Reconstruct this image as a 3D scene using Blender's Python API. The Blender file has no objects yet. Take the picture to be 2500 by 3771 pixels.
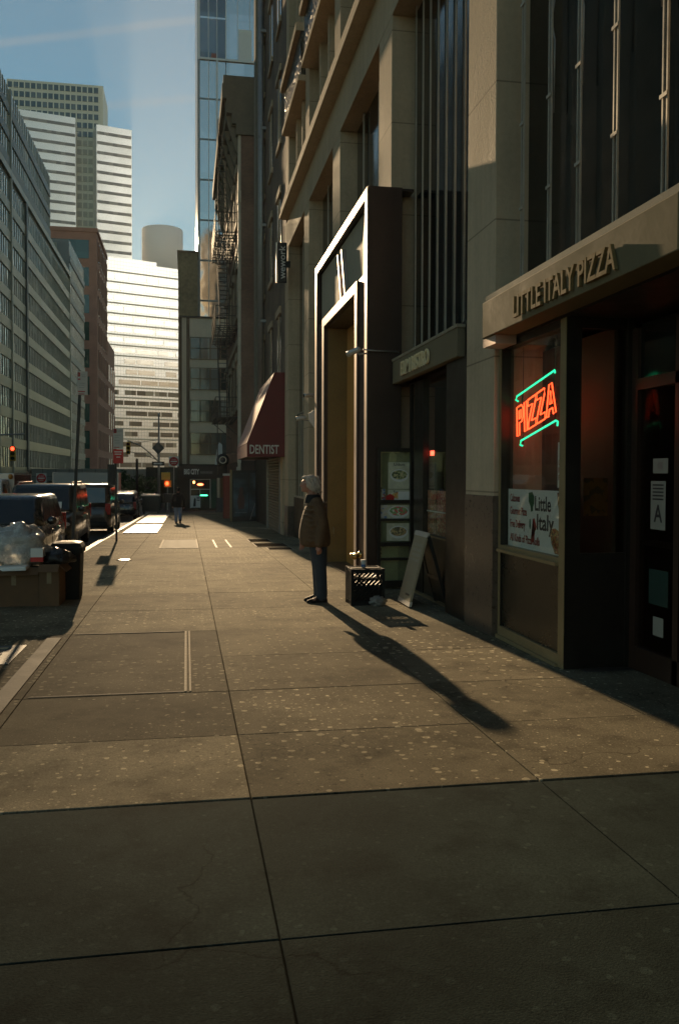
import bpy, bmesh, math, random
from mathutils import Vector, Matrix, noise
scene = bpy.context.scene
col = scene.collection
PI = math.pi
rnd = random.Random(11)
def g(Y):
    """height of the pavement: the street runs gently downhill away from us"""
    Yc = min(Y, 120.0)
    e = Yc - 18.5
    ex = 0 if e < -6 else (e if e > 6 else (e + 6) ** 2 / 24)
    return -0.0115 * Yc - 0.0075 * ex
OFF = {}
# ------------------------------------------------------------------ mesh collector
class MB:
    def __init__(s): s.v = []; s.f = []; s.mi = []; s.sm = []; s.m = 0; s.smooth = False
    def face(s, pts):
        n = len(s.v); s.v += [tuple(p) for p in pts]
        s.f.append(tuple(range(n, n + len(pts)))); s.mi.append(s.m); s.sm.append(s.smooth)
    def raw(s, vs, fs, smooth=None):
        n = len(s.v); s.v += [tuple(p) for p in vs]
        for f in fs:
            s.f.append(tuple(i + n for i in f)); s.mi.append(s.m); s.sm.append(s.smooth if smooth is None else smooth)
    def hexa(s, p):
        s.raw(p, [(0, 3, 2, 1), (4, 5, 6, 7), (0, 1, 5, 4), (1, 2, 6, 5), (2, 3, 7, 6), (3, 0, 4, 7)], False)
    def box(s, x0, x1, y0, y1, z0, z1):
        s.hexa([(x0, y0, z0), (x1, y0, z0), (x1, y1, z0), (x0, y1, z0), (x0, y0, z1), (x1, y0, z1), (x1, y1, z1), (x0, y1, z1)])
    def bar(s, a, b, w, h, up=(0, 0, 1)):
        a = Vector(a); b = Vector(b); d = (b - a).normalized(); u = Vector(up)
        if abs(d.dot(u)) > .98: u = Vector((0, 1, 0))
        x = d.cross(u).normalized() * w / 2; y = x.cross(d).normalized() * h / 2
        s.hexa([a - x - y, a + x - y, a + x + y, a - x + y, b - x - y, b + x - y, b + x + y, b - x + y])
    def prism(s, poly, vec):
        vec = Vector(vec); n = len(poly); a = [Vector(p) for p in poly]; b = [p + vec for p in a]
        s.raw(a + b, [tuple(range(n))[::-1], tuple(range(n, 2 * n))] + [(i, (i + 1) % n, n + (i + 1) % n, n + i) for i in range(n)], False)
    def rings(s, rs, cap=True, smooth=True, close=True):
        n = len(rs[0]); vs = [p for r in rs for p in r]; fs = []
        for k in range(len(rs) - 1):
            for i in range(n if close else n - 1):
                j = (i + 1) % n; fs.append((k * n + i, k * n + j, (k + 1) * n + j, (k + 1) * n + i))
        if cap: fs += [tuple(range(n))[::-1], tuple((len(rs) - 1) * n + i for i in range(n))]
        s.raw(vs, fs, smooth)
    def tube(s, pts, r, n=8, cap=True, closed=False):
        pts = [Vector(p) for p in pts]; rs = []; m = len(pts)
        rr = r if isinstance(r, (list, tuple)) else [r] * m
        up = None
        for k, p in enumerate(pts):
            if closed: t = (pts[(k + 1) % m] - pts[k - 1]).normalized()
            else: t = (pts[min(k + 1, m - 1)] - pts[max(k - 1, 0)]).normalized()
            if up is None: up = Vector((0, 0, 1)) if abs(t.z) < .9 else Vector((0, 1, 0))
            x = t.cross(up)
            if x.length < 1e-5: x = t.orthogonal()
            x.normalize(); y = x.cross(t).normalized(); up = y
            rs.append([p + (x * math.cos(2 * PI * i / n) + y * math.sin(2 * PI * i / n)) * rr[k] for i in range(n)])
        if closed: rs.append(rs[0])
        s.rings(rs, cap and not closed)
    def lathe(s, c, prof, n=20, axis='z', smooth=True, cap=True):
        rs = []
        for r, h in prof:
            ring = []
            for i in range(n):
                a = 2 * PI * i / n; ca, sa = math.cos(a) * r, math.sin(a) * r
                if axis == 'z': ring.append((c[0] + ca, c[1] + sa, c[2] + h))
                elif axis == 'x': ring.append((c[0] + h, c[1] + ca, c[2] + sa))
                else: ring.append((c[0] + ca, c[1] + h, c[2] + sa))
            rs.append(ring)
        s.rings(rs, cap, smooth)
    def ball(s, c, r, n=14, m=9):
        r = r if isinstance(r, (tuple, list)) else (r, r, r)
        rs = []
        for k in range(m + 1):
            t = PI * (k + .02 if k == 0 else (k - .02 if k == m else k)) / m
            rs.append([(c[0] + r[0] * math.sin(t) * math.cos(2 * PI * i / n), c[1] + r[1] * math.sin(t) * math.sin(2 * PI * i / n), c[2] - r[2] * math.cos(t)) for i in range(n)])
        s.rings(rs, True, True)
    def mesh(s, me, mat=None):
        vs = [(mat @ v.co) if mat else v.co for v in me.vertices]
        s.raw(vs, [tuple(p.vertices) for p in me.polygons], False)
    def build(s, name, mat, parent=None, bevel=0, local=False, off=None, recalc=True):
        o3 = Vector((0, 0, 0))
        if parent is not None and not local: o3 = Vector(OFF.get(parent.name, (0, 0, 0)))
        if off is not None: o3 = Vector(off)
        me = bpy.data.meshes.new(name)
        me.from_pydata([Vector(v) - o3 for v in s.v], [], s.f)
        for p, mi, sm in zip(me.polygons, s.mi, s.sm): p.material_index = mi; p.use_smooth = sm
        if recalc:
            bm = bmesh.new(); bm.from_mesh(me); bmesh.ops.recalc_face_normals(bm, faces=bm.faces); bm.to_mesh(me); bm.free()
        for m in (mat if isinstance(mat, (list, tuple)) else [mat]): me.materials.append(m)
        o = bpy.data.objects.new(name, me); col.objects.link(o)
        if parent is not None: o.parent = parent; OFF[o.name] = tuple(o3)
        elif off is not None: o.location = o3; OFF[o.name] = tuple(o3)
        if bevel:
            b = o.modifiers.new('edge', 'BEVEL'); b.width = bevel; b.segments = 2; b.limit_method = 'ANGLE'; b.angle_limit = math.radians(40)
        return o
def tag(o, label=None, cat=None, group=None, kind=None):
    if label: o['label'] = label
    if cat: o['category'] = cat
    if group: o['group'] = group
    if kind: o['kind'] = kind
    return o
def thing(name, label, cat, loc=(0, 0, 0), group=None, rz=0):
    o = bpy.data.objects.new(name, None); col.objects.link(o); o.location = loc; o.rotation_euler.z = rz
    o.empty_display_size = .2
    OFF[o.name] = tuple(loc)
    return tag(o, label, cat, group)
def copy_tree(o, parent=None):
    c = o.copy(); col.objects.link(c); c.parent = parent
    for ch in [x for x in o.children]: copy_tree(ch, c)
    return c
def bx(name, mat, b, parent=None, bevel=0, **k):
    m = MB(); m.box(*b); return m.build(name, mat, parent, bevel, **k)
# ------------------------------------------------------------------ materials
def nd(nt, t, **k):
    n = nt.nodes.new(t)
    for a, v in k.items(): setattr(n, a, v)
    return n
def base_mat(name):
    m = bpy.data.materials.new(name); m.use_nodes = True; nt = m.node_tree
    return m, nt, nt.nodes['Principled BSDF']
def M(name, c, rough=.6, metal=0., var=.18, scale=3., bump=.0, bscale=60., spec=.5, c2=None, stretch=(1, 1, 1), coat=0, trans=0, streak=0., obj=False, joints=0):
    """principled surface whose colour and gloss wander with two scales of noise"""
    m, nt, p = base_mat(name); L = nt.links.new
    if obj: pos = nd(nt, 'ShaderNodeTexCoord').outputs['Object']
    else: pos = nd(nt, 'ShaderNodeNewGeometry').outputs['Position']
    mp = nd(nt, 'ShaderNodeMapping'); mp.inputs['Scale'].default_value = stretch; L(pos, mp.inputs['Vector'])
    n1 = nd(nt, 'ShaderNodeTexNoise'); n1.inputs['Scale'].default_value = scale; n1.inputs['Detail'].default_value = 6; n1.inputs['Roughness'].default_value = .65
    L(mp.outputs[0], n1.inputs['Vector'])
    n2 = nd(nt, 'ShaderNodeTexNoise'); n2.inputs['Scale'].default_value = scale * 14; n2.inputs['Detail'].default_value = 4
    L(mp.outputs[0], n2.inputs['Vector'])
    ad = nd(nt, 'ShaderNodeMath', operation='MULTIPLY_ADD'); L(n2.outputs[0], ad.inputs[0]); ad.inputs[1].default_value = .45; L(n1.outputs[0], ad.inputs[2])
    last = ad.outputs[0]
    if streak:
        ms = nd(nt, 'ShaderNodeMapping'); ms.inputs['Scale'].default_value = (5, 5, .25); L(pos, ms.inputs['Vector'])
        n3 = nd(nt, 'ShaderNodeTexNoise'); n3.inputs['Scale'].default_value = 1.6; n3.inputs['Detail'].default_value = 5; L(ms.outputs[0], n3.inputs['Vector'])
        a3 = nd(nt, 'ShaderNodeMath', operation='MULTIPLY_ADD'); L(n3.outputs[0], a3.inputs[0]); a3.inputs[1].default_value = streak; L(last, a3.inputs[2])
        s3 = nd(nt, 'ShaderNodeMath', operation='SUBTRACT'); L(a3.outputs[0], s3.inputs[0]); s3.inputs[1].default_value = streak * .5; last = s3.outputs[0]
    r = nd(nt, 'ShaderNodeValToRGB'); e = r.color_ramp.elements
    lo = [x * (1 - var) for x in c]; hi = c2 if c2 else [min(1, x * (1 + var)) for x in c]
    e[0].position = .42; e[0].color = (*lo, 1); e[1].position = 1.02; e[1].color = (*hi, 1)
    L(last, r.inputs[0])
    if joints:      # bed joints between the blocks
        sz = nd(nt, 'ShaderNodeSeparateXYZ'); L(pos, sz.inputs[0])
        md = nd(nt, 'ShaderNodeMath', operation='PINGPONG'); L(sz.outputs[2], md.inputs[0]); md.inputs[1].default_value = joints / 2
        jr = nd(nt, 'ShaderNodeMapRange'); jr.inputs[1].default_value = .004; jr.inputs[2].default_value = .012; jr.inputs[3].default_value = .5; jr.inputs[4].default_value = 1; L(md.outputs[0], jr.inputs[0])
        js = nd(nt, 'ShaderNodeVectorMath', operation='SCALE'); L(r.outputs[0], js.inputs[0]); L(jr.outputs[0], js.inputs['Scale']); L(js.outputs[0], p.inputs['Base Color'])
    else: L(r.outputs[0], p.inputs['Base Color'])
    mr = nd(nt, 'ShaderNodeMapRange'); mr.inputs[1].default_value = .4; mr.inputs[2].default_value = 1.; mr.inputs[3].default_value = max(.02, rough - .1); mr.inputs[4].default_value = min(1, rough + .12)
    L(last, mr.inputs[0]); L(mr.outputs[0], p.inputs['Roughness'])
    p.inputs['Metallic'].default_value = metal; p.inputs['Specular IOR Level'].default_value = spec
    if coat: p.inputs['Coat Weight'].default_value = coat; p.inputs['Coat Roughness'].default_value = .06
    if trans: p.inputs['Transmission Weight'].default_value = trans
    if bump:
        nb = nd(nt, 'ShaderNodeTexNoise'); nb.inputs['Scale'].default_value = bscale; nb.inputs['Detail'].default_value = 5; L(mp.outputs[0], nb.inputs['Vector'])
        b = nd(nt, 'ShaderNodeBump'); b.inputs['Strength'].default_value = bump; b.inputs['Distance'].default_value = .02; L(nb.outputs[0], b.inputs['Height']); L(b.outputs[0], p.inputs['Normal'])
    return m
def emit(name, c, s):
    m, nt, p = base_mat(name); p.inputs['Base Color'].default_value = (*[x * .3 for x in c], 1)
    p.inputs['Emission Color'].default_value = (*c, 1); p.inputs['Emission Strength'].default_value = s
    return m
def glass(name, tint=(.93, .95, .93), boost=.9, rough=.015, ior=1.5):
    """thin pane: clear straight through, mirror by angle of view"""
    m, nt, p = base_mat(name); L = nt.links.new; nt.nodes.remove(p)
    out = [n for n in nt.nodes if n.type == 'OUTPUT_MATERIAL'][0]
    tr = nd(nt, 'ShaderNodeBsdfTransparent'); tr.inputs[0].default_value = (*tint, 1)
    gl = nd(nt, 'ShaderNodeBsdfGlossy'); gl.inputs['Roughness'].default_value = rough; gl.inputs['Color'].default_value = (.93, .96, .95, 1)
    gq = nd(nt, 'ShaderNodeNewGeometry'); dq = nd(nt, 'ShaderNodeVectorMath', operation='DOT_PRODUCT'); L(gq.outputs['Incoming'], dq.inputs[0]); L(gq.outputs['Normal'], dq.inputs[1])
    ab = nd(nt, 'ShaderNodeMath', operation='ABSOLUTE'); L(dq.outputs['Value'], ab.inputs[0])
    om = nd(nt, 'ShaderNodeMath', operation='SUBTRACT'); om.use_clamp = True; om.inputs[0].default_value = 1; L(ab.outputs[0], om.inputs[1])
    pw = nd(nt, 'ShaderNodeMath', operation='POWER'); L(om.outputs[0], pw.inputs[0]); pw.inputs[1].default_value = 5
    mu = nd(nt, 'ShaderNodeMath', operation='MULTIPLY_ADD'); mu.use_clamp = True; L(pw.outputs[0], mu.inputs[0]); mu.inputs[1].default_value = .8 * boost; mu.inputs[2].default_value = .045 * boost
    nz = nd(nt, 'ShaderNodeTexNoise'); nz.inputs['Scale'].default_value = 1.1; ps = nd(nt, 'ShaderNodeNewGeometry'); L(ps.outputs['Position'], nz.inputs['Vector'])
    b = nd(nt, 'ShaderNodeBump'); b.inputs['Strength'].default_value = .02; b.inputs['Distance'].default_value = .03; L(nz.outputs[0], b.inputs['Height']); L(b.outputs[0], gl.inputs['Normal'])
    mx = nd(nt, 'ShaderNodeMixShader'); L(mu.outputs[0], mx.inputs[0]); L(tr.outputs[0], mx.inputs[1]); L(gl.outputs[0], mx.inputs[2]); L(mx.outputs[0], out.inputs[0])
    return m
def pane_mat(name, dark, light, cell, frac=.35, rough=.08, spec=.9, metal=0.):
    """far windows: every pane its own tone (blinds, dark rooms) under a glossy face; cell = pane size along X,Y,Z"""
    m, nt, p = base_mat(name); L = nt.links.new
    ps = nd(nt, 'ShaderNodeNewGeometry'); dv = nd(nt, 'ShaderNodeVectorMath', operation='DIVIDE'); dv.inputs[1].default_value = cell; L(ps.outputs['Position'], dv.inputs[0])
    fl = nd(nt, 'ShaderNodeVectorMath', operation='FLOOR'); L(dv.outputs[0], fl.inputs[0])
    wn = nd(nt, 'ShaderNodeTexWhiteNoise'); wn.noise_dimensions = '3D'; L(fl.outputs[0], wn.inputs['Vector'])
    r = nd(nt, 'ShaderNodeValToRGB'); e = r.color_ramp.elements; e[0].position = 1 - frac - .15; e[0].color = (*dark, 1); e[1].position = 1; e[1].color = (*light, 1)
    L(wn.outputs['Value'], r.inputs[0]); L(r.outputs[0], p.inputs['Base Color'])
    p.inputs['Roughness'].default_value = rough; p.inputs['Specular IOR Level'].default_value = spec; p.inputs['Metallic'].default_value = metal
    nz = nd(nt, 'ShaderNodeTexNoise'); nz.inputs['Scale'].default_value = .35; nz.inputs['Detail'].default_value = 2; L(ps.outputs['Position'], nz.inputs['Vector'])
    b = nd(nt, 'ShaderNodeBump'); b.inputs['Strength'].default_value = .12; b.inputs['Distance'].default_value = .25; L(nz.outputs[0], b.inputs['Height']); L(b.outputs[0], p.inputs['Normal'])
    return m
def brick_mat(name, c1, c2, mortar, scale=4.2, axis='x', rough=.85):
    m, nt, p = base_mat(name); L = nt.links.new
    ps = nd(nt, 'ShaderNodeNewGeometry'); sp = nd(nt, 'ShaderNodeSeparateXYZ'); L(ps.outputs['Position'], sp.inputs[0])
    ad = nd(nt, 'ShaderNodeMath', operation='ADD'); L(sp.outputs[0], ad.inputs[0]); L(sp.outputs[1], ad.inputs[1])
    cb = nd(nt, 'ShaderNodeCombineXYZ'); L(ad.outputs[0], cb.inputs[0]); L(sp.outputs[2], cb.inputs[1])
    bt = nd(nt, 'ShaderNodeTexBrick'); bt.inputs['Scale'].default_value = scale; bt.inputs['Color1'].default_value = (*c1, 1); bt.inputs['Color2'].default_value = (*c2, 1); bt.inputs['Mortar'].default_value = (*mortar, 1)
    bt.inputs['Mortar Size'].default_value = .012; L(cb.outputs[0], bt.inputs['Vector'])
    nz = nd(nt, 'ShaderNodeTexNoise'); nz.inputs['Scale'].default_value = .8; nz.inputs['Detail'].default_value = 7; L(ps.outputs['Position'], nz.inputs['Vector'])
    mx = nd(nt, 'ShaderNodeMix', data_type='RGBA', blend_type='MULTIPLY'); mx.inputs[0].default_value = .8; L(bt.outputs[0], mx.inputs[6])
    rp = nd(nt, 'ShaderNodeValToRGB'); rp.color_ramp.elements[0].position = .3; rp.color_ramp.elements[0].color = (.45, .45, .45, 1); rp.color_ramp.elements[1].position = .7; L(nz.outputs[0], rp.inputs[0]); L(rp.outputs[0], mx.inputs[7])
    L(mx.outputs[2], p.inputs['Base Color']); p.inputs['Roughness'].default_value = rough
    b = nd(nt, 'ShaderNodeBump'); b.inputs['Strength'].default_value = .5; b.inputs['Distance'].default_value = .02; b.invert = True; L(bt.outputs['Fac'], b.inputs['Height']); L(b.outputs[0], p.inputs['Normal'])
    return m
def panel_mat(name, c, line, cell, lw=.04, rough=.4, metal=0., var=.08, spec=.5):
    """cladding of large panels with thin joints; cell = (along, up) in metres"""
    m, nt, p = base_mat(name); L = nt.links.new
    ps = nd(nt, 'ShaderNodeNewGeometry'); sp = nd(nt, 'ShaderNodeSeparateXYZ'); L(ps.outputs['Position'], sp.inputs[0])
    ad = nd(nt, 'ShaderNodeMath', operation='ADD'); L(sp.outputs[0], ad.inputs[0]); L(sp.outputs[1], ad.inputs[1])
    cb = nd(nt, 'ShaderNodeCombineXYZ'); L(ad.outputs[0], cb.inputs[0]); L(sp.outputs[2], cb.inputs[1])
    bt = nd(nt, 'ShaderNodeTexBrick'); bt.offset = 0; bt.inputs['Scale'].default_value = 1; bt.inputs['Brick Width'].default_value = cell[0]; bt.inputs['Row Height'].default_value = cell[1]
    bt.inputs['Mortar Size'].default_value = lw; bt.inputs['Color1'].default_value = (*[x * (1 - var) for x in c], 1); bt.inputs['Color2'].default_value = (*[min(1, x * (1 + var)) for x in c], 1); bt.inputs['Mortar'].default_value = (*line, 1)
    L(cb.outputs[0], bt.inputs['Vector']); L(bt.outputs[0], p.inputs['Base Color']); p.inputs['Roughness'].default_value = rough; p.inputs['Metallic'].default_value = metal; p.inputs['Specular IOR Level'].default_value = spec
    return m
def food_mat(name, cols, scale=60):
    m, nt, p = base_mat(name); L = nt.links.new
    ps = nd(nt, 'ShaderNodeNewGeometry'); v = nd(nt, 'ShaderNodeTexVoronoi'); v.inputs['Scale'].default_value = scale; L(ps.outputs['Position'], v.inputs['Vector'])
    s = nd(nt, 'ShaderNodeSeparateColor'); L(v.outputs['Color'], s.inputs[0])
    r = nd(nt, 'ShaderNodeValToRGB'); r.color_ramp.interpolation = 'CONSTANT'; e = r.color_ramp.elements
    while len(e) < len(cols): e.new(.5)
    for i, c in enumerate(cols): e[i].position = i / len(cols); e[i].color = (*c, 1)
    L(s.outputs[0], r.inputs[0]); L(r.outputs[0], p.inputs['Base Color']); p.inputs['Roughness'].default_value = .45
    return m
WHITE = M('white paint', (.72, .70, .66), .45, var=.06)
BLACKM = M('black painted metal', (.016, .017, .016), .42, var=.3, scale=6)
BLACKP = M('black plastic', (.010, .013, .013), .6, var=.3, scale=12, spec=.2)
DARKF = M('dark bronze frame', (.028, .024, .019), .35, metal=.4, var=.25, scale=5)
CONC = M('cast concrete', (.53, .425, .295), .8, var=.17, scale=1.1, bump=.25, bscale=45, streak=.6, spec=.08, joints=1.46)
GRAN = M('polished granite', (.10, .075, .058), .3, var=.35, scale=16, bump=.05)
STEEL = M('steel mullion', (.5, .46, .38), .45, metal=.6, var=.25, scale=4, streak=.5)
ALU = M('brushed aluminium trim', (.66, .54, .47), .5, metal=.9, var=.08, scale=3)
BRONZE = M('bronze sheet', (.10, .075, .04), .4, metal=.55, var=.2, scale=3)
DARKROOM = M('dark interior', (.02, .019, .016), .8, var=.3)
SHOPGLASS = glass('shop glass'); DOORGLASS = glass('door glass', (.8, .8, .76), .08)
DARKGLASS = M('dark tinted glass', (.006, .009, .008), .05, var=.3, spec=.35, scale=1)
PAPER = M('white paper', (.78, .78, .74), .6, var=.05, scale=8)
RED = M('red sign paint', (.55, .025, .02), .45, var=.12, scale=8)
INK = M('black ink', (.02, .02, .022), .5, var=.2, scale=20)
REDINK = M('red ink', (.42, .04, .03), .5, var=.2, scale=20)
GREENINK = M('green ink', (.02, .12, .05), .5, var=.2, scale=20)
BLUEINK = M('blue ink', (.05, .16, .42), .5, var=.2, scale=20)
YELLOW = M('yellow signal paint', (.85, .5, .05), .45, var=.15, scale=10)
GALV = M('galvanised steel', (.32, .32, .31), .45, metal=.7, var=.2, scale=6)
IRON = M('painted iron', (.022, .02, .018), .5, var=.3, scale=8)
def each(name, mat, boxes, parent, **k):
    return [bx(name, mat, b, parent, **k) for b in boxes]
def fold(mb1, mb2):
    mb1.m = 1; mb1.raw(mb2.v, mb2.f, False); mb1.m = 0; return mb1
DIMCARD = M('shade-dimmed card', (.30, .31, .27), .6, var=.1, scale=10)  # white door cards with the recess shade put into their colour
# ------------------------------------------------------------------ lettering
def text_mb(mb, s, origin, xa, ya, width=None, height=.2, ext=.004, bold=0., rot=0., shear=0., align='L'):
    """letters as solid mesh: origin = lower left corner, xa/ya = reading and up directions"""
    cu = bpy.data.curves.new('t', 'FONT'); cu.body = s; cu.size = 1; cu.extrude = ext; cu.offset = bold; cu.shear = shear; cu.resolution_u = 3
    ob = bpy.data.objects.new('t', cu); col.objects.link(ob)
    dg = bpy.context.evaluated_depsgraph_get(); me = bpy.data.meshes.new_from_object(ob.evaluated_get(dg))
    xs = [v.co.x for v in me.vertices]; ys = [v.co.y for v in me.vertices]
    x0, x1, y0, y1 = min(xs), max(xs), min(ys), max(ys)
    sy = height / max(1e-6, .72); sx = width / (x1 - x0) if width else sy
    xa = Vector(xa).normalized(); ya = Vector(ya).normalized(); za = xa.cross(ya)
    if rot:
        q = Matrix.Rotation(rot, 3, za); xa = q @ xa; ya = q @ ya
    o = Vector(origin)
    for v in me.vertices:
        c = v.co.copy(); v.co = o + xa * ((c.x - x0) * sx) + ya * (c.y * sy) + za * (c.z + ext)
    mb.mesh(me)
    bpy.data.objects.remove(ob); bpy.data.curves.remove(cu); bpy.data.meshes.remove(me)
YN = (0, -1, 0); ZU = (0, 0, 1); XP = (1, 0, 0)
def fuse(mb, name, mat, parent=None, vox=.014, smooth=6, **k):
    """one continuous skin from overlapping closed volumes"""
    o = mb.build(name, mat, parent, **k)
    r = o.modifiers.new('r', 'REMESH'); r.mode = 'VOXEL'; r.voxel_size = vox
    s = o.modifiers.new('s', 'SMOOTH'); s.iterations = smooth; s.factor = .5
    dg = bpy.context.evaluated_depsgraph_get(); me = bpy.data.meshes.new_from_object(o.evaluated_get(dg))
    o.modifiers.clear(); old = o.data; o.data = me; me.name = name
    if not me.materials: me.materials.append(mat)
    for p in me.polygons: p.use_smooth = True
    bpy.data.meshes.remove(old)
    return o
# lighting
SUN_E = 3.6; SKY_S = .036; SKY_D = 0.; EXPO = 1.38; DENO = True; SKY_T = (.9, 1., .86)
HAZE_D = .00012; HAZE_G = .35; HAZE_C = (.8, .82, .84)
TRAIL_C = (4, 4.2, 4.2)
TRAILS = (((-0.17669, 0.89253, 0.41494), (0.0111, 0.89085, 0.45417), .006, .6), ((-0.08457, 0.92327, 0.37473), (0.01135, 0.92081, 0.38985), .006, .5))
# ================================================================== SETTING
def slab_mat():
    m, nt, p = base_mat('pavement concrete'); L = nt.links.new
    ps = nd(nt, 'ShaderNodeNewGeometry')
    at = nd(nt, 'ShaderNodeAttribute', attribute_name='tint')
    n1 = nd(nt, 'ShaderNodeTexNoise'); n1.inputs['Scale'].default_value = .9; n1.inputs['Detail'].default_value = 8; n1.inputs['Roughness'].default_value = .7; L(ps.outputs['Position'], n1.inputs['Vector'])
    n2 = nd(nt, 'ShaderNodeTexNoise'); n2.inputs['Scale'].default_value = 90; n2.inputs['Detail'].default_value = 3; L(ps.outputs['Position'], n2.inputs['Vector'])
    r1 = nd(nt, 'ShaderNodeMapRange'); r1.inputs[1].default_value = .3; r1.inputs[2].default_value = .7; r1.inputs[3].default_value = .6; r1.inputs[4].default_value = 1.32; L(n1.outputs[0], r1.inputs[0])
    r2 = nd(nt, 'ShaderNodeMapRange'); r2.inputs[1].default_value = .25; r2.inputs[2].default_value = .75; r2.inputs[3].default_value = .7; r2.inputs[4].default_value = 1.3; L(n2.outputs[0], r2.inputs[0])
    mu = nd(nt, 'ShaderNodeMath', operation='MULTIPLY'); L(r1.outputs[0], mu.inputs[0]); L(r2.outputs[0], mu.inputs[1])
    # hairline cracks in a few places and long dark drips
    cv = nd(nt, 'ShaderNodeTexVoronoi'); cv.voronoi_dimensions = '2D'; cv.feature = 'DISTANCE_TO_EDGE'; cv.inputs['Scale'].default_value = .55
    cw = nd(nt, 'ShaderNodeTexNoise'); cw.inputs['Scale'].default_value = 3.5; cw.inputs['Detail'].default_value = 6; L(ps.outputs['Position'], cw.inputs['Vector'])
    cs = nd(nt, 'ShaderNodeVectorMath', operation='SCALE'); cs.inputs['Scale'].default_value = .5; L(cw.outputs['Color'], cs.inputs[0])
    ca = nd(nt, 'ShaderNodeVectorMath', operation='ADD'); L(ps.outputs['Position'], ca.inputs[0]); L(cs.outputs[0], ca.inputs[1]); L(ca.outputs[0], cv.inputs['Vector'])
    cm = nd(nt, 'ShaderNodeMapRange'); cm.inputs[1].default_value = .0; cm.inputs[2].default_value = .006; cm.inputs[3].default_value = .45; cm.inputs[4].default_value = 1; L(cv.outputs['Distance'], cm.inputs[0])
    n5 = nd(nt, 'ShaderNodeTexNoise'); n5.inputs['Scale'].default_value = .5; L(ps.outputs['Position'], n5.inputs['Vector'])
    c5 = nd(nt, 'ShaderNodeMapRange'); c5.inputs[1].default_value = .48; c5.inputs[2].default_value = .56; L(n5.outputs[0], c5.inputs[0])
    c6 = nd(nt, 'ShaderNodeMix'); L(c5.outputs[0], c6.inputs[0]); c6.inputs[2].default_value = 1; L(cm.outputs[0], c6.inputs[3])
    n6 = nd(nt, 'ShaderNodeTexNoise'); n6.inputs['Scale'].default_value = 2.6; n6.inputs['Detail'].default_value = 9; n6.inputs['Roughness'].default_value = .75; L(ps.outputs['Position'], n6.inputs['Vector'])
    r6 = nd(nt, 'ShaderNodeMapRange'); r6.inputs[1].default_value = .36; r6.inputs[2].default_value = .5; r6.inputs[3].default_value = .68; r6.inputs[4].default_value = 1.05; L(n6.outputs[0], r6.inputs[0])
    m7 = nd(nt, 'ShaderNodeMath', operation='MULTIPLY'); L(mu.outputs[0], m7.inputs[0]); L(c6.outputs[0], m7.inputs[1])
    mu = nd(nt, 'ShaderNodeMath', operation='MULTIPLY'); L(m7.outputs[0], mu.inputs[0]); L(r6.outputs[0], mu.inputs[1])
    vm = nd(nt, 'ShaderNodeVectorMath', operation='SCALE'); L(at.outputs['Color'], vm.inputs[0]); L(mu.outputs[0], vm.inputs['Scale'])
    # trodden chewing gum and spatter: flat pale discs of random size
    last = vm.outputs[0]
    for sc, rad, thr, c in ((9., .5, .68, 1.9), (19., .55, .74, 1.2), (11., .4, .8, -.5), (31., .55, .78, .7)):
        v = nd(nt, 'ShaderNodeTexVoronoi'); v.voronoi_dimensions = '2D'; v.inputs['Scale'].default_value = sc; v.inputs['Randomness'].default_value = 1
        sh = nd(nt, 'ShaderNodeVectorMath', operation='ADD'); sh.inputs[1].default_value = (sc * 3.1, sc * 1.7, 0); L(ps.outputs['Position'], sh.inputs[0])
        nw = nd(nt, 'ShaderNodeTexNoise'); nw.inputs['Scale'].default_value = 30; L(ps.outputs['Position'], nw.inputs['Vector'])
        wp = nd(nt, 'ShaderNodeVectorMath', operation='SCALE'); wp.inputs['Scale'].default_value = .02; L(nw.outputs['Color'], wp.inputs[0])
        s2 = nd(nt, 'ShaderNodeVectorMath', operation='ADD'); L(sh.outputs[0], s2.inputs[0]); L(wp.outputs[0], s2.inputs[1]); L(s2.outputs[0], v.inputs['Vector'])
        sc3 = nd(nt, 'ShaderNodeSeparateColor'); L(v.outputs['Color'], sc3.inputs[0])
        nn = nd(nt, 'ShaderNodeTexNoise'); nn.inputs['Scale'].default_value = .45; nn.inputs['Detail'].default_value = 2; L(sh.outputs[0], nn.inputs['Vector'])
        a = nd(nt, 'ShaderNodeMath', operation='MULTIPLY_ADD'); L(sc3.outputs[0], a.inputs[0]); a.inputs[1].default_value = .55; L(nn.outputs[0], a.inputs[2])
        b = nd(nt, 'ShaderNodeMath', operation='SUBTRACT'); L(a.outputs[0], b.inputs[0]); b.inputs[1].default_value = thr
        q = nd(nt, 'ShaderNodeMath', operation='MULTIPLY'); L(b.outputs[0], q.inputs[0]); q.inputs[1].default_value = rad; q.use_clamp = True
        lt = nd(nt, 'ShaderNodeMath', operation='LESS_THAN'); L(v.outputs['Distance'], lt.inputs[0]); L(q.outputs[0], lt.inputs[1])
        fa = nd(nt, 'ShaderNodeMath', operation='MULTIPLY'); L(lt.outputs[0], fa.inputs[0]); L(at.outputs['Alpha'], fa.inputs[1])
        mx = nd(nt, 'ShaderNodeVectorMath', operation='SCALE'); L(last, mx.inputs[0]); fb = nd(nt, 'ShaderNodeMath', operation='MULTIPLY_ADD'); L(fa.outputs[0], fb.inputs[0]); fb.inputs[1].default_value = c; fb.inputs[2].default_value = 1; L(fb.outputs[0], mx.inputs['Scale']); last = mx.outputs[0]
    L(last, p.inputs['Base Color']); p.inputs['Roughness'].default_value = .85; p.inputs['Specular IOR Level'].default_value = .012
    n3 = nd(nt, 'ShaderNodeTexNoise'); n3.inputs['Scale'].default_value = 130; n3.inputs['Detail'].default_value = 3; L(ps.outputs['Position'], n3.inputs['Vector'])
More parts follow.
